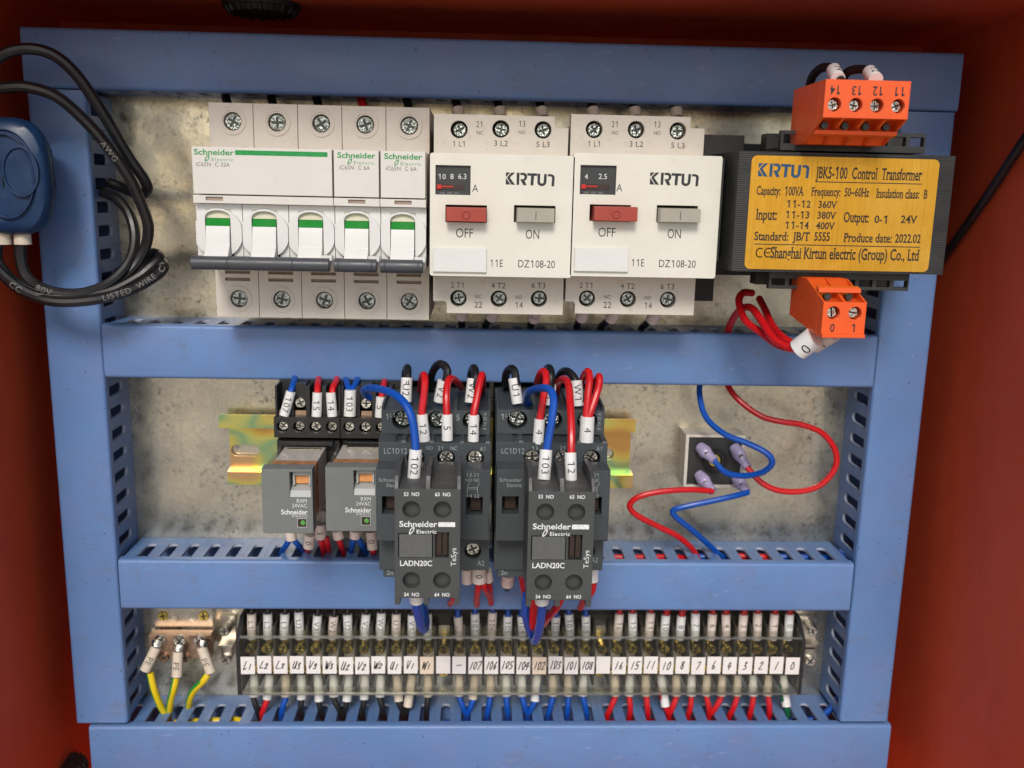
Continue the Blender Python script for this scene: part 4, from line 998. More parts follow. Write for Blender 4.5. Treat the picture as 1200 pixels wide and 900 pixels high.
    text(L, 'LADN20C', x0 + w * .075, z0 + h * .325, d, 2.0, w * .50, 'L', 1); text(L, 'TeSys', x1 - w * .10, z0 + h * .385, d, 1.9, 7.2, rot=90)
    L.build('lettering', 'inkwhite', t)
aux((462.2, 573, 538.6, 701), 'graphite contact block on the left contactor with one sleeve 102 in its top')
aux((619.8, 576, 692.8, 703.5), 'graphite contact block on the right contactor with sleeves 103 and 12')

# ================================================================== rectifier
def o5(X, Y): return (700 + X / 3.75, 440 + Y / 3.75)
D = 15
x0, x1, z0, z1 = Rc(*o5(395, 265), *o5(640, 500), D)
t = thing('bridge_rectifier', 'square black rectifier with a silver rim and four lilac spade terminals', 'rectifier', ((x0 + x1) / 2, 0, z0))
mb = MB(); mb.plate(rect(x0, x1, z0, z1), [rect(x0 + 1.5, x1 - 1.5, z0 + 1.5, z1 - 1.2)], .1, D - 2).build('metal_case', 'rim', t)
MB().plate(rect(x0 + 1.55, x1 - 1.55, z0 + 1.55, z1 - 1.25), [circ((x0 + x1) / 2 + .5, (z0 + z1) / 2, 3.6)], 3, D - 3).build('potting', 'bobbin', t)
mb = MB(); mb.plate(circ((x0 + x1) / 2 + .5, (z0 + z1) / 2, 6.2, 28), [circ((x0 + x1) / 2 + .5, (z0 + z1) / 2, 4.7, 28)], D - 3.1, D - 2.2).build('collar', 'dark', t)
screw(t, (x0 + x1) / 2 + .5, (z0 + z1) / 2, D - 4, 3.3, 'brass', name='fixing_screw', depth=6)

# ================================================================== earth bar and brackets
def oE(X, Y): return (90 + X / 3.75, 690 + Y / 3.75)
x0, x1, z0, z1 = Rc(*oE(318, 60), *oE(600, 200), 4)
t = thing('bracket_plate', 'pale nickel bracket plate with two brass screws behind the earth bar', 'bracket', ((x0 + x1) / 2, 0, z0))
MB().box(x0, x1, .2, 4, z0, z1 + 6).box(x0, x1, .2, 8, z0 - .1, z0 + 1.0).build('plate', 'nickel', t)
for X in (380, 558): x, z = U(*oE(X, 118), 4); screw(t, x, z, 4.2, 2.6, 'brass', name='fixing_screw')
x0, x1, z0, z1 = Rc(*oE(315, 204), *oE(590, 305), 12)
t = thing('earth_bar', 'tarnished copper earth bar holding three yellow green wires', 'earth bar', ((x0 + x1) / 2, 0, z0))
MB().box(x0, x1, 6, 12, z0, z1).box(x0 + 2, x0 + 6, .2, 6, z0 + 2, z1 - 2).box(x1 - 6, x1 - 2, .2, 6, z0 + 2, z1 - 2).build('bar', 'tarnish', t)
for X, Y in ((370, 225), (455, 225), (540, 225)): x, z = U(*oE(X, Y), 12); screw(t, x, z, 13.4, 3.0, 'steel', depth=2)
for X, Y in ((385, 300), (480, 300)): x, z = U(*oE(X, Y), 12); screw(t, x, z, 12.6, 2.5, 'tarnish', depth=2)
def endbracket(px, py0, py1, label, wpx):
    x0, x1, z0, z1 = Rc(px, py0, px + wpx, py1, 8)
    t = thing('rail_end_bracket', label, 'bracket', ((x0 + x1) / 2, 0, z0)); mb = MB()
    mb.box(x0, x1, .2, 2, z0, z1).box(x0, x1, 2, 9, z1 - 14, z1 - 12.7).box(x0 + 1, x1 - 1, 2, 8, z0 + 3, z0 + 10); mb.build('plate', 'nickel', t)
    for f in (.80, .16): screw(t, (x0 + x1) / 2, z0 + (z1 - z0) * f, 9.2, 2.7, 'steel', name='fixing_screw', depth=7)
endbracket(255, 728, 780, 'nickel end bracket between the earth bar and the terminal strip', 19)
endbracket(942, 728, 782, 'nickel end bracket at the right end of the terminal strip', 16)

# ================================================================== terminal strip
LAB = ['L1', 'L2', 'L3', 'U3', 'V3', 'W3', 'U2', 'V2', 'W2', 'U1', 'V1', 'W1', '', '-', '107', '106', '105', '104', '102', '103', '101', '108', '', '16', '15', '11', '10', '8', '7', '6', '4', '3', '2', '1', '0']
TD = 26
tx0, tx1 = U(290.5, 779, TD)[0], U(928.5, 779, TD)[0]; PT = (tx1 - tx0) / 34
XS = [tx0 + k * PT for k in range(35)]
zc1, zc0 = U(600, 746.5, TD)[1], U(600, 814, TD)[1]
bx0_, bx1_ = U(277, 779, TD)[0], U(942, 779, TD)[0]
t = thing('terminal_strip', 'long terminal strip under a clear cover with handwritten white labels', 'terminal strip', ((bx0_ + bx1_) / 2, 0, zc0))
mb = MB(); mb.box(bx0_ + .5, bx1_ - .5, .3, 9, zc0 + 1, zc1 + 4)
for k in range(36): xx = tx0 - PT / 2 + k * PT; mb.box(xx - .55, xx + .55, 9, 20.5, zc0 + 2, zc1 + 2.5)
mb.build('base', 'strip', t)
ep = MB()
for s, xx in ((1, bx0_), (-1, bx1_)):
    e = MB(); a, b = sorted((xx, xx + s * 2.0)); e.profile([(.3, zc0), (TD - .3, zc0 - .2), (TD, zc1 - 2), (TD - 6, zc1 + 3), (TD - 10, zc1 + 6), (.3, zc1 + 6)], a, b); e.build('end_plate', 'socket', t)
zsu, zsl = U(600, 756, 16)[1], U(600, 800, 15)[1]
clp = MB()
for x in XS: clp.box(x - 2.9, x + 2.9, 9, 11.5, zc0 + 5, zc1 - 1)
clp.build('brass_link', 'nickel', t)
for x in XS: screw(t, x + random.uniform(-.2, .2), zsu - .6, 19, 2.7, 'brass', depth=8)
for x in XS: screw(t, x + random.uniform(-.2, .2), zsl + 5.0, 13.5, 2.5, 'brass', depth=3, name='lower_terminal_screw')
# clear cover: front sheet with two returned lips
cv = MB(); cv.box(bx0_ + 2.1, bx1_ - 2.1, TD - .9, TD, zc0, zc1).box(bx0_ + 2.1, bx1_ - 2.1, TD - 7, TD - .95, zc1 - .9, zc1).box(bx0_ + 2.1, bx1_ - 2.1, TD - 6, TD - .95, zc0, zc0 + .9)
cvo = cv.build('clear_cover', 'clear', t)
MB().box(bx0_ + 2.1, bx1_ - 2.1, TD - 1.2, TD + .35, zc1 - .75, zc1 + .05).build('cover_rim', 'edge', cvo)  # thin strip added as the edge highlight of the cover
MB().box(bx0_ + 2.1, bx1_ - 2.1, TD - 1.2, TD + .35, zc0 - .05, zc0 + .6).build('cover_rim', 'edge', cvo)
HW = {'0': [[(.5, 1), (.15, .75), (.1, .35), (.4, 0), (.8, .3), (.8, .75), (.5, 1)]], '1': [[(.55, 1), (.4, 0)]], '2': [[(.1, .75), (.45, 1), (.8, .75), (.1, 0), (.9, .05)]], '3': [[(.15, .9), (.6, 1), (.7, .75), (.35, .55), (.75, .35), (.6, .05), (.1, .05)]],
    '4': [[(.35, 1), (.1, .4), (.9, .45)], [(.7, .85), (.5, 0)]], '5': [[(.25, .95), (.15, .55), (.65, .5), (.6, .05), (.05, 0)], [(.25, .95), (.85, 1)]], '6': [[(.6, 1), (.15, .4), (.35, 0), (.75, .2), (.5, .45), (.15, .3)]], '7': [[(.1, .95), (.85, 1), (.4, 0)]],
    '8': [[(.7, .9), (.3, .95), (.25, .65), (.7, .35), (.55, 0), (.15, .2), (.45, .55), (.75, .85)]], 'L': [[(.5, 1), (.1, .05), (.85, .1)]], 'U': [[(.25, 1), (.1, .15), (.5, .05), (.85, 1), (.75, 0)]], 'V': [[(.1, 1), (.3, 0), (.95, 1)]], 'W': [[(.05, 1), (.2, 0), (.55, .8), (.65, 0), (1.1, 1)]], '-': [[(0, .5), (1, .53)]]}
zl0, zl1 = U(600, 789.5, TD)[1], U(600, 769.5, TD)[1]
rnd = random.Random(3)
for k, (x, s) in enumerate(zip(XS, LAB)):
    dz, a_ = rnd.uniform(-.3, .3), rnd.uniform(-.15, .15)
    lo = MB(); lo.box(x - PT / 2 + .55, x + PT / 2 - .55 - a_, TD + .05, TD + .22, zl0 + dz, zl1 + dz)
    tg = lo.build('label_tag', 'paperwarm' if k in (11, 18) else 'paper', t)
    if not s: continue
    h = MB(); hh = 4.0; n = len(s); wch = 2.1 if n < 3 else 1.75; sub = .7 if s[0] in 'LUVW' else 1
    cx = x - (n * wch * 1.05) / 2 + .2
    for i, c in enumerate(s):
        f = 1 if i == 0 else sub; w_ = wch * (1 if f == 1 else .75)
        for st in HW[c]:
            pts = [(cx + p[0] * w_ * .92 + (p[1] - .5) * .9 + rnd.uniform(-.16, .16), (zl0 + zl1) / 2 + dz - hh / 2 + p[1] * hh * f + rnd.uniform(-.28, .28)) for p in st]
            q = [Vector((p[0], p[1], 0)) for p in pts]; q = spline(q, 3) if len(q) > 2 else q
            ribbon(h, [(p[0], p[1]) for p in q], TD + .27, .46)
        cx += w_ * 1.08
    h.build('handwriting', 'ink', tg)

# ================================================================== wires
WR = 1.42
def W3(pts): return [P3(*p) for p in pts]
def wire(label, col, pts, r=WR, group=None, name='wire', mm=False, cat='wire'):
    pl = pts if mm else W3(pts)
    mb = MB(); mb.tube(pl, r, 10, 6); o = mb.build(name, col)
    tag(o, label, cat, group); return o, pl
def child(mb, name, mat, parent):
    return mb.build(name, mat, parent)
def sleeve(parent, a, b, txt, r=2.15, mat='sleeve', h=2.9, nx=1.0, bold=0, mid=None, smm=False, flip=False, ang=0):
    p0, p1 = (a, b) if smm else (P3(*a), P3(*b))
    mb = MB(); ax = (p1 - p0).normalized(); mb.frus(p0, p1, r, r * 1.03, 18)
    s = mb.build('marker_sleeve', mat, parent)
    if txt:
        l = MB(); text_tube(l, txt, p0, p1, r * 1.02, h, nx=nx, bold=bold, mid=mid, flip=flip, ang=ang); l.build('lettering', 'ink', s)
    return s
def ferrule(parent, a, b, r=1.2, mat='tarnish'):
    MB().frus(P3(*a), P3(*b), r, r * .9, 12).build('ferrule', mat, parent)
# relay socket tops
G = 'marked wires into the relay sockets'
o, _ = wire('blue wire with sleeve 107 at the left edge of the relay sockets', 'blue', [(346, 438, 22), (345, 446, 34), (341, 458, 40), (335, 484, 42)], group=G); sleeve(o, (341, 459, 41), (333, 487, 42), '107'); ferrule(o, (333, 487, 42), (332, 493, 41))
o, _ = wire('red wire with sleeve 15 into the first relay socket', 'red', [(374, 438, 22), (373, 447, 34), (372, 458, 40), (371, 486, 42)], group=G); sleeve(o, (372, 460, 41), (371, 488, 42), '15'); ferrule(o, (371, 488, 42), (371, 493, 41))
o, _ = wire('red wire with sleeve 14 into the first relay socket', 'red', [(396, 438, 22), (394, 447, 34), (389.5, 458, 40), (389.5, 486, 42)], group=G); sleeve(o, (387.5, 460, 41), (389.5, 488, 42), '14'); ferrule(o, (389.5, 488, 42), (389.5, 493, 41))
o, _ = wire('blue wire sharing sleeve 103 on the second relay socket, left one', 'blue', [(404, 438, 20), (406, 447, 33), (409.5, 460, 40), (410, 485, 41)], group=G); sleeve(o, (410.7, 457, 41), (410, 487.5, 42), '103', r=2.6); ferrule(o, (410, 487, 42), (410, 493, 41), 1.5)
wire('blue wire sharing sleeve 103 on the second relay socket, right one', 'blue', [(421, 438, 20), (418, 447, 33), (412.5, 459, 39.5), (411.5, 470, 40)], group=G)
o, _ = wire('red wire with sleeve 5 into the second relay socket beside the contactor', 'red', [(452, 438, 20), (450, 450, 33), (447, 464, 39), (445, 487, 41)], group=G); sleeve(o, (446.5, 465, 41), (445, 489, 42), '5')
wire('short blue wire dropping behind the left contactor corner', 'blue', [(459, 438, 18), (457, 450, 26), (455, 462, 30), (453, 476, 30)], group=G)
# relay bottoms
G = 'wires leaving the relay sockets into the duct below'
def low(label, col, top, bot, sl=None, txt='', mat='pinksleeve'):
    d0, d1 = 26, 15
    o, _ = wire(label, col, [(top[0], top[1], d0), ((top[0] * .6 + bot[0] * .4), (top[1] * .6 + bot[1] * .4), d0 - 1), (bot[0], bot[1], d1), (bot[0] + 1, bot[1] + 16, d1 - 4)], group=G)
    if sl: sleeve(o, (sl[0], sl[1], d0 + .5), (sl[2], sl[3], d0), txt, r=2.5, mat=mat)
    return o
low('blue wire under the left relay bending left into the duct', 'blue', oR(396, 775), oR(350, 862), oR(392, 745) + oR(397, 790))
low('blue wire under the left relay bending right into the duct', 'blue', oR(398, 780), oR(462, 858))
low('red wire with sleeve 3 under the gap between the relays', 'red', oR(530, 780), oR(548, 865), oR(530, 720) + oR(532, 785), '3')
low('thin red wire dropping behind sleeve 3 between the relays', 'red', oR(556, 780), oR(572, 862))
low('red wire in a plain sleeve under the right relay', 'red', oR(612, 785), oR(640, 862), oR(606, 750) + oR(614, 785))
low('blue wire under the right relay in the plain double sleeve', 'blue', oR(682, 780), oR(668, 862), oR(690, 750) + oR(688, 782))
low('blue wire under the right relay slanting right into the duct', 'blue', oR(700, 780), oR(745, 860))
low('red wire with a pale sleeve beside the left contactor foot', 'red', oR(770, 830), oR(775, 866), oR(762, 752) + oR(770, 832), '0')
low('red wire with a shaded sleeve behind the left relay corner', 'red', oR(478, 800), oR(470, 862), oR(482, 770) + oR(476, 828), '0')
# black power wires over contactors
G = 'black power wires arching over the contactors'
def arch(label, xs, txt, sl, col='black', r=1.75, group=G, sr=2.4):
    """xs: photo points with depth"""
    o, _ = wire(label, col, xs, r=r, group=group)
    if sl: sleeve(o, sl[0], sl[1], txt, r=sr, h=3.0)
    return o
arch('black wire with sleeve U2 arching into the left contactor', [(474, 452, 22), (475, 437, 40), (477.5, 431, 52), (477.5, 440, 60), (475, 470, 62)], 'U2', (oC(288, 122) + (60,), oC(283, 228) + (62,)))
arch('black wire with sleeve V2 bowing left into the left contactor', [(505, 468, 22), (504, 450, 40), (508, 434, 50), (515, 426.5, 56), (522, 430, 60), (524, 440, 62), (516, 470, 62)], 'V2', (oC(448, 134) + (62,), oC(430, 228) + (62,)))
arch('black wire with sleeve W2 arching into the left contactor', [(551, 454, 22), (552, 438, 40), (555, 431, 52), (557, 440, 60), (553, 470, 62)], 'W2', (oC(578, 126) + (60,), oC(567, 232) + (62,)))
arch('black wire with sleeve U1 arching into the right contactor', [(595, 458, 24), (592, 448, 40), (594, 436, 50), (600, 432, 56), (604, 440, 60), (606, 470, 62)], 'U1', (oC(757, 124) + (60,), oC(775, 236) + (62,)))
arch('black wire ending in the sleeve hidden behind red wires on the right contactor', [(636, 452, 22), (638, 438, 42), (643, 431, 52), (646, 440, 60), (645, 470, 62)], 'V1', (oC(922, 148) + (60,), oC(912, 244) + (62,)))
arch('black wire with sleeve W1 leaning right over the right contactor', [(653, 460, 22), (655, 442, 42), (661, 435, 50), (669, 438, 56), (676, 450, 60), (681, 472, 62)], 'W1', (oC(1033, 134) + (60,), oC(1043, 246) + (62,)))
G = 'red and blue control wires over the contactors'
def ctl(label, xs, txt, sl, col='red', sr=2.25, r=1.5, fer=True, group=G):
    o, _ = wire(label, col, xs, r=r, group=group)
    if sl:
        sleeve(o, sl[0], sl[1], txt, r=sr, h=2.9)
        if fer: p = sl[1]; q = (p[0], p[1] + 4, p[2] - 2); ferrule(o, p, q, 1.3)
    return o
D2 = 76
ctl('red wire with sleeve 12 rising straight over the left contactor', [(492, 462, 30), (494, 446, 52), (496.5, 439, 64), (498, 448, 70), (496, 470, 73), (494.5, 484, 75), (497, 505, D2)], '12', (oC(355, 283) + (75,), oC(366, 402) + (D2,)))
ctl('red wire with sleeve 5 hooking over the left contactor', [(541, 454, 40), (537, 449, 52), (531, 444, 62), (526, 445, 67), (523.5, 456, 71), (523, 472, 74), (524.5, 500, D2)], '5', (oC(465, 283) + (75,), oC(466, 398) + (D2,)))
ctl('red wire with sleeve 14 over the left contactor', [(564, 462, 30), (566, 448, 52), (565, 439, 64), (562, 450, 69), (558, 470, 73), (555, 486, 75), (555, 505, D2)], '14', (oC(582, 286) + (75,), oC(580, 402) + (D2,)))
ctl('red wire looping down to sleeve 4 left of the right contactor', [(629, 458, 36), (630, 446, 52), (634, 436.5, 62), (638.5, 436, 66), (640, 446, 70), (637, 466, 73), (633, 490, 75), (631, 508, D2)], '4', (oC(872, 304) + (75,), oC(864, 412) + (D2,)))
ctl('red wire curling to sleeve 12 on the right contact block', [(652, 462, 44), (653, 451, 58), (660, 444, 72), (666, 450, 84), (668, 470, 94), (669.5, 500, 102), (669.5, 526, 106), (669, 560, 108)], '12', (oC(1007, 452) + (106,), oC(1010, 577) + (109,)), fer=False)
ctl('red wire of the pair in sleeve 4 nearest the right contactor edge', [(678, 462, 36), (682, 446, 54), (688, 435, 64), (691, 442, 69), (689, 462, 73), (687, 486, 75), (687, 500, D2)], '4', (oC(1082, 293) + (75,), oC(1076, 405) + (D2,)), sr=2.95)
ctl('red wire of the same pair bulging right above sleeve 4', [(693, 466, 40), (697, 450, 56), (702, 441, 66), (702, 452, 70), (697, 468, 73), (691, 486, 75), (688.5, 498, D2 - 1)], '', None)
ctl('blue wire bending from the left down to sleeve 102', [(433, 466, 70), (427, 460, 74), (428, 456, 79), (440, 455, 88), (458, 460, 98), (473, 471, 104), (482, 488, 107), (486, 510, 108), (487, 530, 109), (485, 556, 110)], '102', (oC(327, 438) + (108,), oC(318, 570) + (110,)), col='blue', r=1.55, fer=False, sr=2.4)
ctl('blue wire hooking over the right contactor down to sleeve 103', [(621, 480, 56), (616.5, 466, 66), (620, 459, 76), (632, 455, 88), (643, 456, 95), (648.5, 466, 99), (647, 490, 103), (641.5, 522, 106), (638, 556, 108)], '103', (oC(900, 439) + (106,), oC(890, 570) + (109,)), col='blue', r=1.55, sr=2.4)
# under the contactors and contact blocks
G = 'wire ends below the contactors'
def oL(X, Y): return (430 + X / 4.5, 520 + Y / 4.5)
def oM(X, Y): return (570 + X / 3.75, 520 + Y / 3.75)
o, _ = wire('left red wire below sleeve 0 under the left contactor coil terminal', 'red', [oL(592, 700) + (62,), oL(585, 770) + (60,), oL(578, 820) + (46,), oL(580, 850) + (34,)], group=G); sleeve(o, oL(592, 640) + (63,), oL(592, 725) + (62,), '0', r=3.2, mat='pinksleeve', nx=1)
wire('right red wire below sleeve 0 under the left contactor coil terminal', 'red', [oL(604, 705) + (61,), oL(622, 760) + (60,), oL(650, 810) + (44,), oL(655, 840) + (33,)], group=G)
o, _ = wire('short red wire tip behind the foot of the left contact block', 'red', [oL(470, 790) + (66,), oL(452, 825) + (60,), oL(440, 838) + (46,), oL(440, 845) + (33,)], group=G)
o, _ = wire('shaded sleeved red wire left of sleeve 0 under the left contactor', 'red', [oL(528, 690) + (58,), oL(528, 716) + (54,), oL(524, 700) + (40,)], group=G); sleeve(o, oL(528, 655) + (60,), oL(528, 728) + (58,), '', r=2.4, mat='pinksleeve')
o, _ = wire('blue wire dropping in a loop from the left contact block', 'blue', [(487, 690, 112), (488, 712, 110), (493, 733, 98), (497.5, 738, 84), (499, 728, 70), (497, 712, 52), (496, 716, 34)], r=1.7, group=G); sleeve(o, (487, 692, 113), (488, 704, 111), '', r=2.6)
o, _ = wire('left blue wire of the loop hanging under the right contact block', 'blue', [(617, 696, 96), (616, 720, 92), (622, 742, 84), (628, 748, 74), (631, 738, 62), (630, 716, 34)], r=1.7, group=G)
o, _ = wire('right blue wire of the loop hanging under the right contact block', 'blue', [(635, 694, 112), (635, 716, 108), (631, 740, 98), (627, 751, 88), (623, 744, 74), (618, 722, 50), (616, 716, 34)], r=1.7, group=G); sleeve(o, (635, 696, 112), (635, 706, 111), '', r=2.6)
wire('red wire between the two blue wires under the right contact block', 'red', [(628, 694, 100), (625, 716, 96), (625, 735, 88), (630, 724, 70), (632, 712, 40)], r=1.6, group=G)
wire('red wire slanting left beneath the right contact block', 'red', [(660, 696, 96), (652, 712, 88), (642, 724, 74), (636, 732, 56), (634, 722, 34)], r=1.6, group=G)
o, _ = wire('red wire curving under sleeve at the right edge of the right contactor', 'red', [(694, 674, 62), (695, 688, 60), (690, 698, 56), (684, 704, 50), (680, 712, 36)], r=1.6, group=G); sleeve(o, (694.5, 665, 63), (694.5, 680, 62), '', r=2.5)
wire('thin red wire left of the right contact block', 'red', [(610, 672, 60), (612, 684, 60), (614, 696, 50), (616, 714, 33)], r=1.2, group=G)
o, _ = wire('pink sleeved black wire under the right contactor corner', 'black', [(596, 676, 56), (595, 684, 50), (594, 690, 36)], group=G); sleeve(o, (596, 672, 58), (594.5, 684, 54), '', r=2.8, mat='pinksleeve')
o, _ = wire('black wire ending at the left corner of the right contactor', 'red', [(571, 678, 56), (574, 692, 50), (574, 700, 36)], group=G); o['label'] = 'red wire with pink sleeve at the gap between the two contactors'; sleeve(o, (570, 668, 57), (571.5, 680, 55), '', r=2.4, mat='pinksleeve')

# rectifier wires
def spade(parent, px0, py0, px1, py1, d0, d1):
    a, b = P3(px0, py0, d0), P3(px1, py1, d1); mb = MB()
    mid = a.lerp(b, .55); mb.tube([a - (b - a) * .12, a.lerp(b, .3), mid, b + (b - a) * .06], lambda t_: 2.5 + .9 * math.sin(3.14 * min(1, t_ / .8)) - .3 * t_, 14, 4)
    mb.build('spade_terminal', 'lilac', parent)
    MB().frus(a.lerp(b, .18) + Vector((0, 2.2, 0)), a.lerp(b, .42) + Vector((0, 2.6, 0)), 1.2, 1.3, 10).build('crimp', 'steel', parent)
G = 'wires on the rectifier'
o, _ = wire('blue wire from the duct above looping onto the top left rectifier tab', 'blue', [o5(452, 20) + (12,), o5(450, 90) + (16,), o5(478, 185) + (22,), o5(560, 258) + (30,), o5(660, 298) + (36,), o5(745, 342) + (40,), o5(768, 385) + (40,), o5(725, 425) + (36,), o5(640, 441) + (30,), o5(560, 424) + (25,), o5(505, 362) + (21,)], group=G); spade(o, *o5(455, 318), *o5(512, 372), 15, 22)
o, _ = wire('long red wire from the duct above looping right onto the rectifier', 'red', [o5(560, 20) + (12,), o5(600, 85) + (16,), o5(660, 140) + (20,), o5(730, 183) + (24,), o5(810, 203) + (26,), o5(900, 217) + (26,), o5(990, 255) + (26,), o5(1045, 330) + (26,), o5(1045, 405) + (26,), o5(985, 478) + (26,), o5(900, 508) + (26,), o5(800, 506) + (26,), o5(720, 470) + (25,), o5(655, 400) + (22,)], group=G); spade(o, *o5(605, 320), *o5(658, 400), 15, 22)
o, _ = wire('red wire from the lower left rectifier tab bending into the duct below', 'red', [o5(508, 508) + (24,), o5(400, 502) + (27,), o5(280, 510) + (28,), o5(185, 532) + (28,), o5(142, 570) + (27,), o5(170, 612) + (26,), o5(260, 660) + (24,), o5(350, 705) + (21,), o5(410, 755) + (18,), o5(440, 800) + (15,), o5(455, 850) + (11,)], group=G); spade(o, *o5(450, 440), *o5(505, 505), 15, 23)
o, _ = wire('blue wire from the lower right rectifier tab bending into the duct below', 'blue', [o5(662, 513) + (23,), o5(600, 530) + (27,), o5(500, 552) + (28,), o5(400, 573) + (28,), o5(335, 592) + (27,), o5(345, 622) + (26,), o5(420, 682) + (23,), o5(485, 740) + (19,), o5(540, 795) + (15,), o5(565, 850) + (11,)], group=G); spade(o, *o5(612, 455), *o5(655, 508), 15, 22)

# transformer wires
G = 'red wires from the lower orange terminal'
def o7(X, Y): return (820 + X / 3.75, 270 + Y / 3.75)
o, _ = wire('upper red wire curling from the duct to the lower orange terminal', 'red', [o7(230, 275) + (40,), o7(190, 275) + (46,), o7(172, 315) + (52,), o7(200, 395) + (60,), o7(270, 450) + (70,), o7(350, 505) + (80,), o7(430, 520) + (88,), o7(470, 500) + (93,)], r=1.6, group=G)
o, _ = wire('front red wire rising from the duct to the lower orange terminal sleeve 0', 'red', [o7(120, 460) + (22,), o7(135, 410) + (32,), o7(175, 350) + (46,), o7(225, 340) + (58,), o7(270, 395) + (70,), o7(320, 470) + (82,), o7(380, 510) + (90,), o7(440, 515) + (95,), o7(480, 495) + (97,)], r=1.6, group=G)
sleeve(o, o7(432, 525) + (94,), o7(505, 470) + (98,), '0', r=4.3, h=4, bold=0)
o, _ = wire('right red wire dropping from the transformer underside to the lower orange terminal', 'red', [o7(262, 300) + (44,), o7(285, 345) + (54,), o7(320, 420) + (68,), o7(370, 475) + (82,), o7(430, 500) + (90,), o7(475, 485) + (95,)], r=1.6, group=G)
o, _ = wire('short wire with cream sleeve into the lower orange terminal pole 1', 'red', [o7(480, 530) + (78,), o7(520, 500) + (84,), o7(570, 470) + (90,)], r=1.4, group=G); sleeve(o, o7(505, 508) + (86,), o7(590, 455) + (94,), '1', r=3.0, mat='pinksleeve')
G = 'black wires into the upper orange terminal'
o, _ = wire('black wire into pole 14 of the upper orange terminal', 'black', [o6(425, 150) + (66,), o6(440, 100) + (70,), o6(475, 66) + (76,), o6(520, 66) + (82,), o6(545, 90) + (88,), o6(550, 120) + (92,)], r=1.7, group=G); sleeve(o, o6(522, 72) + (83,), o6(540, 110) + (91,), '14', r=2.6, flip=True)
o, _ = wire('black wire into pole 12 of the upper orange terminal', 'black', [o6(555, 115) + (70,), o6(580, 80) + (76,), o6(630, 70) + (80,), o6(670, 82) + (85,), o6(690, 105) + (91,)], r=1.7, group=G); sleeve(o, o6(662, 80) + (84,), o6(688, 112) + (91,), '12', r=2.6, flip=True)
# sleeves under and above the starters
G = 'black wires below the motor starters'
for k, ((px, py), (qx, qy), s, w_) in enumerate((((541, 365), (541, 381), '', 'first'), ((580, 366), (569, 381), '', 'second'), ((627, 368), (622, 381), '2', 'third'), ((684, 367), (676, 381), '', 'first'), ((722, 368), (704, 383), '', 'second'), ((770, 369), (752, 384), '', 'third'))):
    st = 'left' if k < 3 else 'right'
    o, _ = wire(f'black wire with grey sleeve under the {w_} pole of the {st} motor starter', 'black', [(px + 3, py - 10, 50), (px, py, 46), ((px + qx) / 2, (py + qy) / 2, 34), (qx, qy, 20), (qx - 1, qy + 10, 12)], r=1.7, group=G)
    sleeve(o, (px + 2, py - 8, 49), (px - (px - qx) * .35, py + 6, 42), s, r=2.6, mat='pinksleeve')
G = 'wire ends above the breakers and starters'
for k, px in enumerate((270, 323, 376, 428, 481, 538, 587, 636, 696, 745, 794)):
    c = 'red' if k in (3,) else 'black'
    nm = ('breaker pole ' + 'first second third fourth fifth'.split()[k]) if k < 5 else ('left', 'right')[k > 7] + ' starter ' + 'first second third'.split()[(k - 5) % 3] + ' pole'
    o, _ = wire(f'{c} wire end tucked behind the top duct above the {nm}', c, [(px, 142, 26), (px - 1, 130, 24), (px - 4, 119, 19), (px - 7, 108, 12)], r=1.9, group=G)
    if k >= 5: sleeve(o, (px, 138, 26), (px - 1.5, 128, 24), '', r=2.7, mat='creamsleeve')

# earth wires
G = 'yellow green earth wires'
for k, (pts, sl) in enumerate((((((322, 370), (338, 440), (365, 510), (392, 562), (400, 620))), ((350, 255), (300, 358))), (((436, 390), (425, 440), (412, 490), (405, 545), (402, 610)), ((445, 275), (440, 385))), (((576, 375), (555, 405), (515, 445), (495, 490), (490, 540)), ((548, 255), (590, 368))))):
    n = len(pts); o, _ = wire('yellow green earth wire ' + ('nearest the left duct', 'in the middle of the earth bar', 'at the right end of the earth bar')[k] + ' marked PE', 'pe', [oE(*p) + ((19, 20, 18, 15, 9)[i],) for i, p in enumerate(pts)], r=1.75, group=G)
    sleeve(o, oE(*sl[0]) + (17,), oE(*sl[1]) + (19.5,), 'PE', r=2.5, mat='creamsleeve', mid=.55, h=2.8)
    MB().frus(P3(*(oE(*sl[0]) + (17,))), P3(*(oE(sl[0][0] + 8, sl[0][1] - 28) + (15.5,))), 2.6, 2.9, 14).build('cable_lug', 'steel', o)
# terminal strip, upper side
G1 = 'marked wires entering the terminal strip from above'
rnd = random.Random(11)
UPX = {17: 4, 18: 8}
for k, s in enumerate(LAB):
    if s == '' or s == '102': continue
    col = 'black' if k < 12 else ('blue' if k < 22 else 'red')
    x = XS[k]; z1_ = U(600, 742, 16)[1]; lean = rnd.uniform(-1.4, 1.4)
    top = Vector((x - lean, 12, U(600, 700, 12)[1])); a = Vector((x - lean * .7, 15.5, U(600, 718 + rnd.uniform(-2, 4), 15)[1])); b = Vector((x, 16.5, U(600, 748, 16)[1]))
    o, _ = wire(f'{col} wire with white sleeve {s} above the terminal strip' if s != '-' else 'blue wire with dash marked sleeve above the terminal strip', col, [top, top.lerp(a, .5), a, b], r=1.45, group=G1, mm=True)
    sleeve(o, a, b, s, r=2.25, mat='sleeve' if rnd.random() < .75 else 'pinksleeve', h=2.7, smm=True, mid=.42)
    if s in ('8', '4', '3', '2', '1', '0', '10'):
        tp = top + Vector((2.4, -.5, 0)); wire(f'second red wire sharing sleeve {s} above the terminal strip', 'red', [tp, tp.lerp(a, .5) + Vector((.6, 0, 0)), a + Vector((.5, -.3, 0))], r=1.3, group=G1, mm=True)
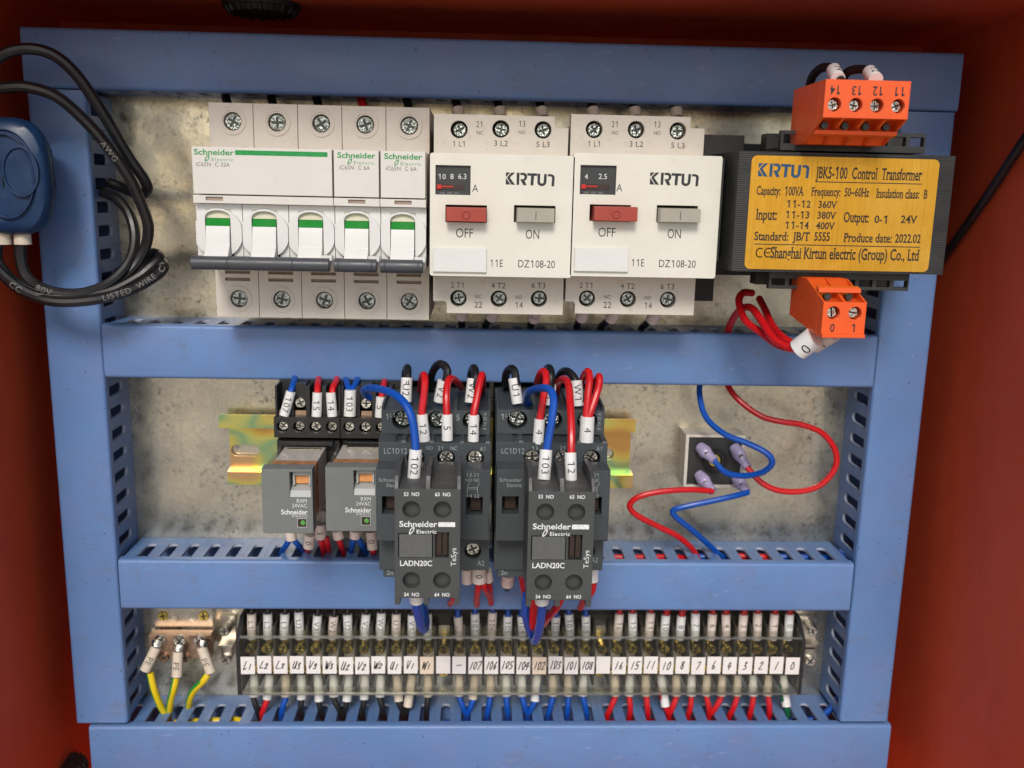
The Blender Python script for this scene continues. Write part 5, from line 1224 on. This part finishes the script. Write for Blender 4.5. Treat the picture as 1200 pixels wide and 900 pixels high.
# terminal strip, lower side
G2 = 'wires leaving the terminal strip into the bottom duct'
LOW = {0: 'black', 1: 'red', 2: 'blue', 3: 'black', 4: 'black', 5: 'black', 6: 'black', 7: 'black', 8: 'black', 9: 'black', 10: 'black', 11: 'black', 13: 'blue', 14: 'blue', 15: 'blue', 16: 'blue', 17: 'blue', 18: 'blue', 19: 'blue', 20: 'blue', 21: 'blue', 23: 'red', 24: 'red', 25: 'red', 26: 'red', 27: 'red', 28: 'red', 29: 'red', 30: 'red', 31: 'red', 32: 'red', 33: 'red', 34: 'greenwire'}
zs1, zs2, zs3, zs4 = U(600, 790, 14)[1], U(600, 812, 16)[1], U(600, 826, 17)[1], -259.5
dx0, dx1 = -185 + .6, 212.7 - .6; nsl = int((dx1 - dx0) / 10.4); off = ((dx1 - dx0) - nsl * 10.4) / 2
slots = [dx0 + off + (i + .5) * 10.4 for i in range(nsl)]
for k, col in LOW.items():
    x = XS[k]; s = LAB[k]; xs = min(slots, key=lambda q: abs(q - (x + rnd.uniform(-2, 2)))) + rnd.uniform(-.7, .7)
    p = [Vector((x, 14, zs1)), Vector((x + rnd.uniform(-.5, .5), 17.0, zs2)), Vector(((x + xs) / 2, 18.5, zs3)), Vector((xs, 17, zs4)), Vector((xs, 13, zs4 - 9))]
    nm = {'-': 'dash'}.get(s, s)
    o, _ = wire(f"{'green' if col == 'greenwire' else col} wire leaving the terminal strip below label {nm}", col, p, r=1.45, group=G2, mm=True)
    ln = rnd.choice([.2, .4, .55]) if k not in (10, 26, 34) else 1.0
    e = p[1].lerp(p[2], ln); sleeve(o, p[0], e if k < 12 or k in (14, 18, 26, 34) else p[1] + Vector((0, 0, -1)), '0' if k == 34 else '', r=2.2, mat='creamsleeve' if rnd.random() < .55 else 'sleeve', smm=True)
# loose runs inside the ducts, seen through the slots
G3 = 'wires lying inside the ducts'
def run(label, col, pts, r=1.7): wire(label, col, [Vector(p) for p in pts], r=r, group=G3, mm=True)
xa = lambda px, z: U(px, 830, 15)[0]
run('yellow green wire lying in the bottom duct near the earth bar', 'pe', [(xa(195, 0), 12, -268), (xa(225, 0), 16, -263), (xa(255, 0), 18, -261), (xa(285, 0), 15, -264), (xa(310, 0), 10, -268)])
run('yellow green wire crossing the first deeper in the bottom duct', 'pe', [(xa(205, 0), 18, -262), (xa(240, 0), 14, -265), (xa(275, 0), 17, -261), (xa(300, 0), 20, -263)], 1.6)
run('black wire bundle member along the left of the bottom duct', 'black', [(xa(200, 0), 8, -272), (xa(330, 0), 9, -270), (xa(520, 0), 8, -271)], 2.2)
run('blue wire lying along the middle of the bottom duct', 'blue', [(xa(520, 0), 9, -268), (xa(640, 0), 12, -266), (xa(760, 0), 9, -269)], 1.8)
run('red wire lying along the right of the bottom duct', 'red', [(xa(700, 0), 9, -268), (xa(800, 0), 12, -266), (xa(900, 0), 10, -268)], 1.8)
run('blue wire at the right end of the bottom duct', 'blue', [(xa(905, 0), 11, -266), (xa(945, 0), 14, -264), (xa(968, 0), 16, -258), (xa(980, 0), 15, -250)], 1.6)
xb = lambda px: U(px, 650, 15)[0]
run('red wire lying in the duct below the rectifier, upper one', 'red', [(xb(690), 14, -174.2), (xb(740), 15, -174), (xb(785), 14, -174.2), (xb(812), 12, -176)], 1.7)
run('red wire lying in the duct below the rectifier, deeper one', 'red', [(xb(600), 7, -177), (xb(700), 8, -177), (xb(800), 7, -177), (xb(860), 9, -175.5), (xb(896), 13, -174.2), (xb(915), 10, -177)], 1.7)
run('blue wire lying in the duct below the rectifier', 'blue', [(xb(800), 9, -176.5), (xb(840), 12, -174.5), (xb(880), 9, -176), (xb(925), 12, -174.5), (xb(960), 13, -174.5), (xb(985), 9, -177)], 1.8)
run('thick blue wire crossing the corner of the right duct beside the lower cross duct', 'blue', [tuple(P3(984, 646, 10)), tuple(P3(991, 652, 15)), tuple(P3(998, 660, 18)), tuple(P3(1003, 670, 16))], 1.3)
run('black wire running up inside the left duct', 'black', [(-178, 12, -240), (-177, 14, -120), (-178, 12, -10)], 2.4)
run('blue wire running down inside the right duct', 'blue', [(197, 12, -240), (196, 15, -130), (198, 12, -60)], 2.2)
run('black wire running along inside the top duct', 'black', [(-170, 12, 53), (0, 14, 51), (190, 12, 53)], 2.6)
run('black wire running inside the cross duct under the breakers', 'black', [(-150, 12, -70), (0, 14, -68), (170, 12, -70)], 2.6)

# ================================================================== left: blue housing with its black cables; right: thin cable
D = 62
bx = U(52, 200, D)[0]; cz1, cz0 = U(20, 136, D)[1], U(20, 276, D)[1]; cxm = U(4, 205, D)[0]; czm = (cz0 + cz1) / 2 ; rx = bx - cxm; rz = (cz1 - cz0) / 2
t = thing('lamp_housing', 'round cornered blue plastic housing with two black cables on the left cabinet wall', 'housing', (WX0, D - 15, cz0))
def sup(k, n=44, p=2.9, dx=0, dz=0):
    out = []
    for i in range(n):
        a = 2 * math.pi * i / n; c, s = math.cos(a), math.sin(a)
        out.append((cxm + dx + rx * k * abs(c) ** (2 / p) * (1 if c > 0 else -1), czm + dz + rz * k * abs(s) ** (2 / p) * (1 if s > 0 else -1)))
    return out
def loft(mb, rings):
    n = len(rings[0][0]); vs = [(p[0], d, p[1]) for ps, d in rings for p in ps]; fs = []
    for j in range(len(rings) - 1):
        for i in range(n): fs.append((j * n + i, j * n + (i + 1) % n, (j + 1) * n + (i + 1) % n, (j + 1) * n + i))
    fs += [tuple(range(n)), tuple(range((len(rings) - 1) * n, len(rings) * n))]
    mb.add(vs, fs)
mb = MB(); loft(mb, [(sup(.86), D - 15), (sup(.92), D - 11), (sup(.99), D - 8), (sup(1.0), D - 6), (sup(.97), D - 3.5), (sup(.91), D - 1.8), (sup(.83, p=2.4), D - 1.0), (sup(.78, p=2.2), D - .6), (sup(.76, p=2.2), D - 1.6), (sup(.5, p=2.1), D - 1.3)]); mb.build('shell', 'bluebox', t)
def el(a, b, n=36, dx=0, dz=0): return [(cxm + dx + a * math.cos(2 * math.pi * i / n), czm + dz + b * math.sin(2 * math.pi * i / n)) for i in range(n)]
dxo = U(24, 205, D)[0] - cxm
mb = MB(); mb.plate(el(7.2, 10.0, dx=dxo, dz=2), [el(6.3, 9.0, dx=dxo, dz=2)], D - 2, D + .3).plate(el(6.2, 8.9, dx=dxo, dz=2), [], D - 2, D - .5)
mb.plate(el(rx * .70, rz * .72, dx=.5), [el(rx * .665, rz * .69, dx=.5)], D - 2, D - .1)
mb.build('raised_ring', 'bluebox', t)
for px in (4, 51):
    a = Rc(px - 4, 188, px + 4.5, 222, D - 2); MB().box(a[0], a[1], D - 9, D - .7 if px < 20 else D - 2.6, a[2], a[3], .8, .8).build('clip', 'rubber', t)
for px in (2, 25): a = U(px, 279, D - 8); MB().frus((a[0], D - 9, a[1] + 5), (a[0], D - 9, a[1] - 2.6), 3.1, 3.4, 18).build('cable_seal', 'creamsleeve', t)
MB().box(WX0 + .1, bx - 8, D - 20, D - 12, czm - 9, czm + 9).build('mounting_foot', 'bluebox', t)
G = 'black cables looped beside the left duct'
CW = 2.3
def cable(label, pts, r=CW, marks=()):
    o, pl = wire(label, 'black', pts, r=r, group=G, name='cable', cat='cable')
    sp = spline(pl, 6)
    if marks:
        l = MB()
        for s, st in marks: text_path(l, s, sp, st, r, 2.4)
        l.build('lettering', 'cableprint', o)
cable('black cable arching highest over the top left duct corner', [(-22, 92, 58), (0, 66, 58), (30, 57, 57), (62, 64, 55), (90, 88, 52), (120, 132, 47), (150, 182, 41), (170, 212, 37), (172, 224, 32), (164, 228, 24), (148, 222, 16), (128, 214, 14)])
cable('black cable arching just below the highest one and curling down', [(-22, 108, 58), (0, 103, 58), (32, 102, 57), (66, 113, 55), (98, 140, 51), (126, 172, 48), (150, 206, 45), (166, 240, 42), (174, 268, 40), (168, 296, 38), (152, 318, 40), (122, 336, 46), (85, 346, 52), (50, 346, 55), (20, 332, 56), (0, 312, 56), (-15, 280, 56)], marks=(('AWG', 52), ('WIRE 80V', 118)))
cable('black cable from the housing looping up into a left duct slot', [(25, 270, 53), (24, 300, 53), (32, 325, 54), (58, 341, 55), (95, 344, 52), (128, 332, 46), (151, 308, 40), (158, 280, 34), (152, 252, 30), (138, 234, 26), (122, 226, 20), (108, 224, 15)], marks=(('80V', 26),))
cable('lowest black cable sweeping right to a bend beside the breakers', [(2, 270, 53), (-4, 296, 53), (4, 322, 54), (28, 342, 56), (65, 353, 57), (110, 351, 54), (150, 341, 48), (180, 325, 42), (192, 313, 38), (184, 305, 30), (166, 312, 22), (140, 325, 16), (122, 330, 14)], marks=(('CCC', 12), ('LISTED  WIRE  CE', 62)))
cable('black cable nested inside the lowest one with a tighter bend', [(-15, 300, 58), (8, 326, 58), (40, 346, 57), (80, 350, 54), (125, 343, 48), (160, 326, 42), (180, 310, 38), (187, 301, 34), (178, 297, 27), (158, 308, 20), (138, 320, 15)], marks=(('CC', 14),))
def onwall(px, py):
    v = MI @ Vector(((px - 600) / F_PX, (py - 450) / F_PX, 1)); t_ = (WX1 - 3.2) / v[0]; return (px, py, CAM_D - t_ * v[2])
o, _ = wire('thin black cable hanging diagonally by the right cabinet wall', 'black', [onwall(1225, 130), onwall(1195, 172), onwall(1165, 218), onwall(1138, 257), onwall(1118, 285), onwall(1098, 312)], r=2.0, name='cable', cat='cable')
